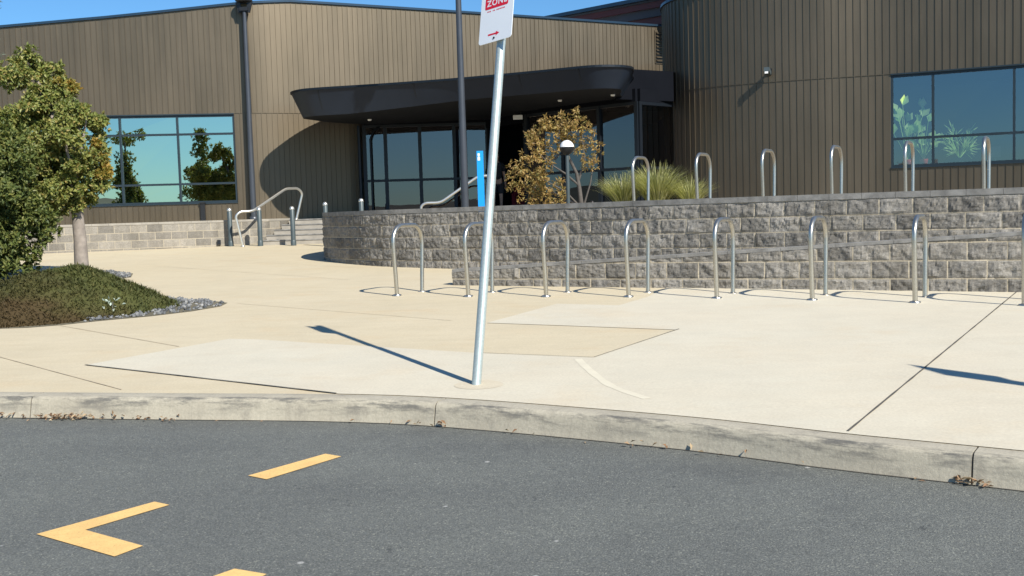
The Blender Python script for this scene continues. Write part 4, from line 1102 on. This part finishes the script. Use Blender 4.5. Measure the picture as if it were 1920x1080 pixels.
# strappy grass clumps on the terrace
def tussock(c, rad, hgt, n, label, seed):
    T = thing('strappy_grass', label, 'grass clump', c, 'strappy grasses on the terrace'); rnd = random.Random(seed); m = MB(); c = Vector(c)
    for i in range(n):
        a = rnd.uniform(0, 2 * math.pi); sp = rnd.random() ** .5; ln = hgt * rnd.uniform(.7, 1.15)
        d0 = Vector((math.cos(a), math.sin(a), 0)); s = Vector((-d0.y, d0.x, 0)); p0 = c + d0 * rnd.random() * rad * .3
        wd = rnd.uniform(.006, .0105); pts = []
        for k in range(5):
            t = k / 4; out = sp * rad * (t ** 1.5) * 1.15; z = ln * (t - .28 * sp * t * t * t)
            pts.append((p0 + d0 * out + Vector((0, 0, z)), wd * (1 - t * .85)))
        n0 = len(m.v)
        for p, w_ in pts: m.v += [tuple(p - s * w_), tuple(p + s * w_)]
        for k in range(4): m.f.append((n0 + 2 * k, n0 + 2 * k + 1, n0 + 2 * k + 3, n0 + 2 * k + 2)); m.sm.append(False)
    m.build('leaves', M['blade'], T)
tussock((2.05, 19.2, TZ), .48, .68, 600, 'yellow green strappy grass clump nearest the brown tree', 1)
tussock((2.62, 18.9, TZ), .58, .84, 800, 'tallest yellow green strappy grass clump behind the upper bike hoops', 2)
tussock((3.15, 18.6, TZ), .42, .56, 480, 'lower strappy grass clump at the foot of the rounded dark wall', 3)

# planted bed: gravel sheet, stones, mounded ground cover
bed = [(-9.6, 11.35), (-7, 10.95), (-5.6, 10.86), (-4.97, 10.87), (-4.69, 11.02), (-4.40, 11.3), (-3.95, 11.62), (-3.62, 12.0), (-3.42, 12.45), (-3.44, 12.85), (-3.75, 13.2), (-4.5, 13.85), (-5.4, 14.75), (-6.4, 15.9), (-6.6, 17.0), (-6.32, 17.7), (-6.6, 18.6), (-7.3, 19.5), (-8.6, 19.9), (-10, 19.5), (-12, 18)]
m = MB(); m.poly([G(x, y, .004) for x, y in bed]); struct(m.build('gravel_bed', M['earth']))
def inside(x, y, P):
    c = False; j = len(P) - 1
    for i in range(len(P)):
        if (P[i][1] > y) != (P[j][1] > y) and x < (P[j][0] - P[i][0]) * (y - P[i][1]) / (P[j][1] - P[i][1]) + P[i][0]: c = not c
        j = i
    return c
def edged(x, y, P):
    d = 9
    for i in range(len(P)):
        a = Vector(P[i - 1]); b = Vector(P[i]); p = Vector((x, y)); t = max(0, min(1, (p - a).dot(b - a) / max(1e-9, (b - a).length_squared))); d = min(d, (p - a - (b - a) * t).length)
    return d
mound = [(-9.6, 11.45), (-7.5, 11.0), (-6, 10.87), (-5.25, 10.875), (-4.75, 11.06), (-4.35, 11.55), (-4.05, 12.05), (-3.92, 12.55), (-4.05, 13.0), (-4.5, 13.7), (-5.2, 14.35), (-6.1, 14.9), (-7.2, 15.1), (-8.6, 15.0), (-9.9, 14.2)]
def mh(x, y):
    if not inside(x, y, mound): return 0
    e = edged(x, y, mound); t = min(1, e / 1.0); t = t * t * (3 - 2 * t) * .5 + t * .5
    tp = max(0, min(1, (-5.25 - x) / 1.15)); tp = tp * tp * (3 - 2 * tp)
    return .47 * t * (1 - .12 * max(0, min(1, (x + 6) / 2.2))) * (1 - .88 * tp) + .05 * min(1, e * 4) * (1 + noise.noise(Vector((x * 2.2, y * 2.2, 0)))) * .8
m = MB(); st_ = .09; nx = int(6.2 / st_); ny = int(4.6 / st_)
idx = {}
for i in range(nx + 1):
    for j in range(ny + 1):
        x = -10 + i * st_; y = 10.8 + j * st_
        idx[i, j] = len(m.v); m.v.append((x, y, gz(y) - .01 + mh(x, y)))
for i in range(nx):
    for j in range(ny):
        if inside(-10 + (i + .5) * st_, 10.8 + (j + .5) * st_, mound): m.f.append((idx[i, j], idx[i + 1, j], idx[i + 1, j + 1], idx[i, j + 1])); m.sm.append(True)
rnd = random.Random(30); cnt = 0
while cnt < 26000:
    x = rnd.uniform(-7.2, -3.85); y = rnd.uniform(10.85, 15.1)
    if not inside(x, y, mound): continue
    cnt += 1; z = gz(y) - .01 + mh(x, y)
    d = Vector((rnd.uniform(-1, 1), rnd.uniform(-1, .6), rnd.uniform(.15, .9)))
    leaf(m, Vector((x, y, z - .01)), d, Vector((0, 0, 1)), rnd.uniform(.035, .085), rnd.uniform(.008, .016))
tag(m.build('ground_cover', M['cover']), 'dark olive and brown mounded ground cover on the bed', 'ground cover', None, 'stuff')
m = MB(); rnd = random.Random(31); cnt = 0
ico = bmesh.new(); bmesh.ops.create_icosphere(ico, subdivisions=1, radius=1); iv = [v.co.copy() for v in ico.verts]; ifc = [tuple(v.index for v in f.verts) for f in ico.faces]; ico.free()
while cnt < 4200:
    x = rnd.uniform(-9.2, -3.4); y = rnd.uniform(10.9, 19.8)
    if not inside(x, y, bed) or (inside(x, y, mound) and edged(x, y, mound) > .12): continue
    if edged(x, y, bed) < .02 or (x < -4.55 and y < 11.7): continue
    cnt += 1; r = rnd.uniform(.011, .028); rot = Matrix.Rotation(rnd.uniform(0, 6.3), 3, rv(rnd))
    sc = Vector((rnd.uniform(.7, 1.3), rnd.uniform(.7, 1.2), rnd.uniform(.5, .8)))
    c = Vector((x, y, gz(y) + r * .45 + .004)); m.add([c + r * (Vector((a.x * sc.x, a.y * sc.y, a.z * sc.z)) @ rot) * (1 + rnd.uniform(-.15, .15)) for a in iv], ifc, False)
tag(m.build('gravel', M['stone']), 'grey river gravel edging the planted bed', 'gravel', None, 'stuff')
# silvery seedling on the mound
c = Vector((-4.42, 11.75, gz(11.75) + mh(-4.42, 11.75))); T = thing('seedling', 'small silvery plant on the front of the mound', 'plant', c); m = MB(); rnd = random.Random(5)
for k in range(15):
    q = c + Vector((rnd.uniform(-.10, .10), rnd.uniform(-.06, .06), rnd.uniform(0, .13))); leaf(m, q, rv(rnd) + Vector((0, -.3, .5)), rv(rnd), .05, .028)
m.build('leaves', M['pale'], T); m = MB(); m.tube([c, c + Vector((.01, 0, .09))], .004, 5); m.build('stem', M['greybark'], T)

# dry leaves in the gutter
m = MB(); rnd = random.Random(40)
def litter(xa, xb, n, spread):
    for i in range(n):
        x = rnd.uniform(xa, xb); p, nn = KP.at(KP.s_at_x(x), .17 + abs(rnd.gauss(0, spread)))
        d = Vector((rnd.uniform(-1, 1), rnd.uniform(-1, 1), rnd.uniform(-.1, .5)))
        leaf(m, Vector((p.x, p.y, gz(p.y) + ROAD + rnd.uniform(.004, .03))), d, Vector((0, 0, 1)) + rv(rnd) * .6, rnd.uniform(.02, .05), rnd.uniform(.01, .02), .4)
litter(-3.5, -2.5, 70, .04); litter(-3.05, -2.75, 40, .05); litter(-2.6, -2.1, 18, .06); litter(-2.2, 2, 26, .05); litter(-5.5, -3.5, 60, .04)
tag(m.build('leaf_litter', M['litter']), 'dry brown leaves gathered in the gutter at the left', 'leaves', None, 'stuff')
m = MB(); litter(2.10, 2.22, 26, .010); litter(-.62, -.30, 7, .012)
tag(m.build('grass_clippings', M['litter']), 'orange brown dry bits under the right kerb joint', 'leaves', None, 'stuff')

# ------------------------------------------------------------------ plants and things behind the right window
def indoor_plant(c, hgt, n, spread, label, leafw, seed, pot='redp', broad=True):
    T = thing('pot_plant', label, 'pot plant', c, 'plants on the window shelf'); rnd = random.Random(seed); c = Vector(c)
    m = MB(); m.lathe([(.001, 0), (.075, 0), (.10, .16), (.105, .17), (.09, .165), (.001, .15)], c, 18); m.build('pot', M[pot], T)
    m = MB(); lv = MB()
    for k in range(n):
        a = rnd.uniform(0, 6.28); tip = c + Vector((math.cos(a) * spread * rnd.uniform(.3, 1), math.sin(a) * spread * .5 * rnd.uniform(.2, 1), hgt * rnd.uniform(.35, 1)))
        mid = c.lerp(tip, .5) + Vector((0, 0, .12)); m.tube([c + Vector((0, 0, .15)), mid, tip], .006, 5)
        d = (tip - mid).normalized()
        for q in range(2 if broad else 7):
            dd = d + rv(rnd) * (.6 if broad else .9); leaf(lv, tip if broad else mid.lerp(tip, q / 6), Vector((dd.x, dd.y * .4, dd.z)), Vector((0, -1, .5)) + rv(rnd) * .5, leafw * (2.0 if broad else 3.4), leafw * (1.35 if broad else .35), .1)
    m.build('stem', M['palm'], T); lv.build('foliage', M['palm'], T)
def shelf(x, back):
    p, nn = RP.at(RS(x), -back); return (p.x, p.y, 2.075)
indoor_plant(shelf(9.42, .30), 1.45, 15, .42, 'tall broad leaved plant in a red pot behind the left pane', .13, 3)
indoor_plant(shelf(9.75, .35), 1.1, 12, .35, 'broad leaved plant in a red pot beside the window mullion', .11, 4)
indoor_plant(shelf(10.45, .5), .85, 16, .50, 'feathery palm in a black pot behind the wide pane', .075, 6, 'blackp', False)
x, y, z = shelf(11.15, .25); T = thing('sign_stand', 'small black sign on a stand on the window shelf', 'sign', (x, y, z))
m = MB(); m.box((x, y, z + .26), (.22, .015, .24), -.45); m.build('board', M['blackp'], T)
m = MB(); m.tube([(x, y + .01, z), (x, y + .01, z + .15)], .014, 8); m.box((x, y, z + .008), (.16, .12, .016), -.45); m.build('foot', M['blackp'], T)

# ------------------------------------------------------------------ what the windows mirror: verge trees and a far ridge behind the viewer
def back_tree(loc, hgt, w, label, conifer, seed):
    rnd = random.Random(seed); L = Vector(loc); cl = []
    for i in range(40):
        t = rnd.random(); z = hgt * (.22 + .78 * t); rr = w * ((1 - t) * .9 + .12 if conifer else .55 + .45 * math.sin(t * 5 + seed))
        a = rnd.uniform(0, 6.28); q = rnd.random() ** .5 * rr
        cl.append(((L.x + math.cos(a) * q, L.y + math.sin(a) * q, L.z + z), (.62 if not conifer else .5) * (1.15 - .65 * t)))
    tree(loc, ([L, L + Vector((0, 0, hgt * .5)), L + Vector((.1, 0, hgt * .95))], .16, .03), [([L + Vector((0, 0, hgt * .3)), L + Vector((w * .6, 0, hgt * .55))], .05, .015)], cl, 'leaf', 'greybark', label, None, seed, .17, .09, 170)
GB = gz(-12) + ROAD
back_tree((-13.4, -6.5, -.45), 7.2, 1.5, 'broad verge tree across the road mirrored in the left window', False, 2)
back_tree((-9.2, -7, -.45), 7.3, 1.3, 'conical verge tree across the road mirrored in the left window', True, 5)
m = MB()
for k in range(160):
    a0 = math.pi * (1 + k / 160); a1 = math.pi * (1 + (k + 1) / 160); r0 = 520
    h0 = 11 + 9 * noise.noise(Vector((k * .13, 0, 0))); h1 = 11 + 9 * noise.noise(Vector(((k + 1) * .13, 0, 0)))
    P = lambda a, r, z: (math.cos(a) * r, math.sin(a) * r, z)
    m.add([P(a0, r0, -2), P(a1, r0, -2), P(a1, r0 + 60, h1), P(a0, r0 + 60, h0), P(a1, r0 + 200, -2), P(a0, r0 + 200, -2)], [(0, 1, 2, 3), (3, 2, 4, 5)], True)
struct(m.build('hills', M['hill']))

# ------------------------------------------------------------------ camera, light, render
f = 2000 / 1920 * 36
pt, rl = R(4.0), R(1.72)
F = Vector((0, math.cos(pt), -math.sin(pt))); R0 = Vector((1, 0, 0)); U0 = Vector((0, math.sin(pt), math.cos(pt)))
X = math.cos(rl) * R0 - math.sin(rl) * U0; Y = math.sin(rl) * R0 + math.cos(rl) * U0; Z = -F
cam = bpy.data.cameras.new('camera'); cam.lens = f; cam.sensor_width = 36; cam.clip_end = 2000; cam.clip_start = .05
co = bpy.data.objects.new('camera', cam); COL.objects.link(co); S.camera = co
co.matrix_world = Matrix(((X.x, Y.x, Z.x, 0), (X.y, Y.y, Z.y, 0), (X.z, Y.z, Z.z, EYE), (0, 0, 0, 1)))

AZ, EL = 34.5, 38.3          # light travels towards (-sin AZ, cos AZ), EL above the horizon
ld = Vector((-math.sin(R(AZ)) * math.cos(R(EL)), math.cos(R(AZ)) * math.cos(R(EL)), -math.sin(R(EL))))
sun = bpy.data.lights.new('sun', 'SUN'); sun.energy = 4.6; sun.angle = R(.53); sun.color = (1, .95, .85)
so_ = bpy.data.objects.new('sun', sun); COL.objects.link(so_); so_.rotation_euler = ld.to_track_quat('-Z', 'Y').to_euler()
so_.location = (10, -15, 20)
w = bpy.data.worlds.new('World'); S.world = w; w.use_nodes = True
nt = w.node_tree; nt.nodes.clear()
sky = nt.nodes.new('ShaderNodeTexSky'); sky.sky_type = 'NISHITA'; sky.sun_disc = False
sky.sun_elevation = R(EL); sky.sun_rotation = R(180 - AZ)
sky.air_density = 1.0; sky.dust_density = .15; sky.ozone_density = 2.2; sky.altitude = 50
tint = nt.nodes.new('ShaderNodeMix'); tint.data_type = 'RGBA'; tint.blend_type = 'MULTIPLY'; tint.inputs[0].default_value = 1; tint.inputs[7].default_value = (.50, .84, 1.12, 1)
bg = nt.nodes.new('ShaderNodeBackground'); bg.inputs[1].default_value = .074
ou = nt.nodes.new('ShaderNodeOutputWorld')
nt.links.new(sky.outputs[0], tint.inputs[6]); nt.links.new(tint.outputs[2], bg.inputs[0]); nt.links.new(bg.outputs[0], ou.inputs[0])
S.view_settings.view_transform = 'Standard'; S.view_settings.look = 'None'; S.view_settings.exposure = .65; S.view_settings.gamma = 1
S.cycles.max_bounces = 8; S.cycles.transparent_max_bounces = 12; S.cycles.use_denoising = True
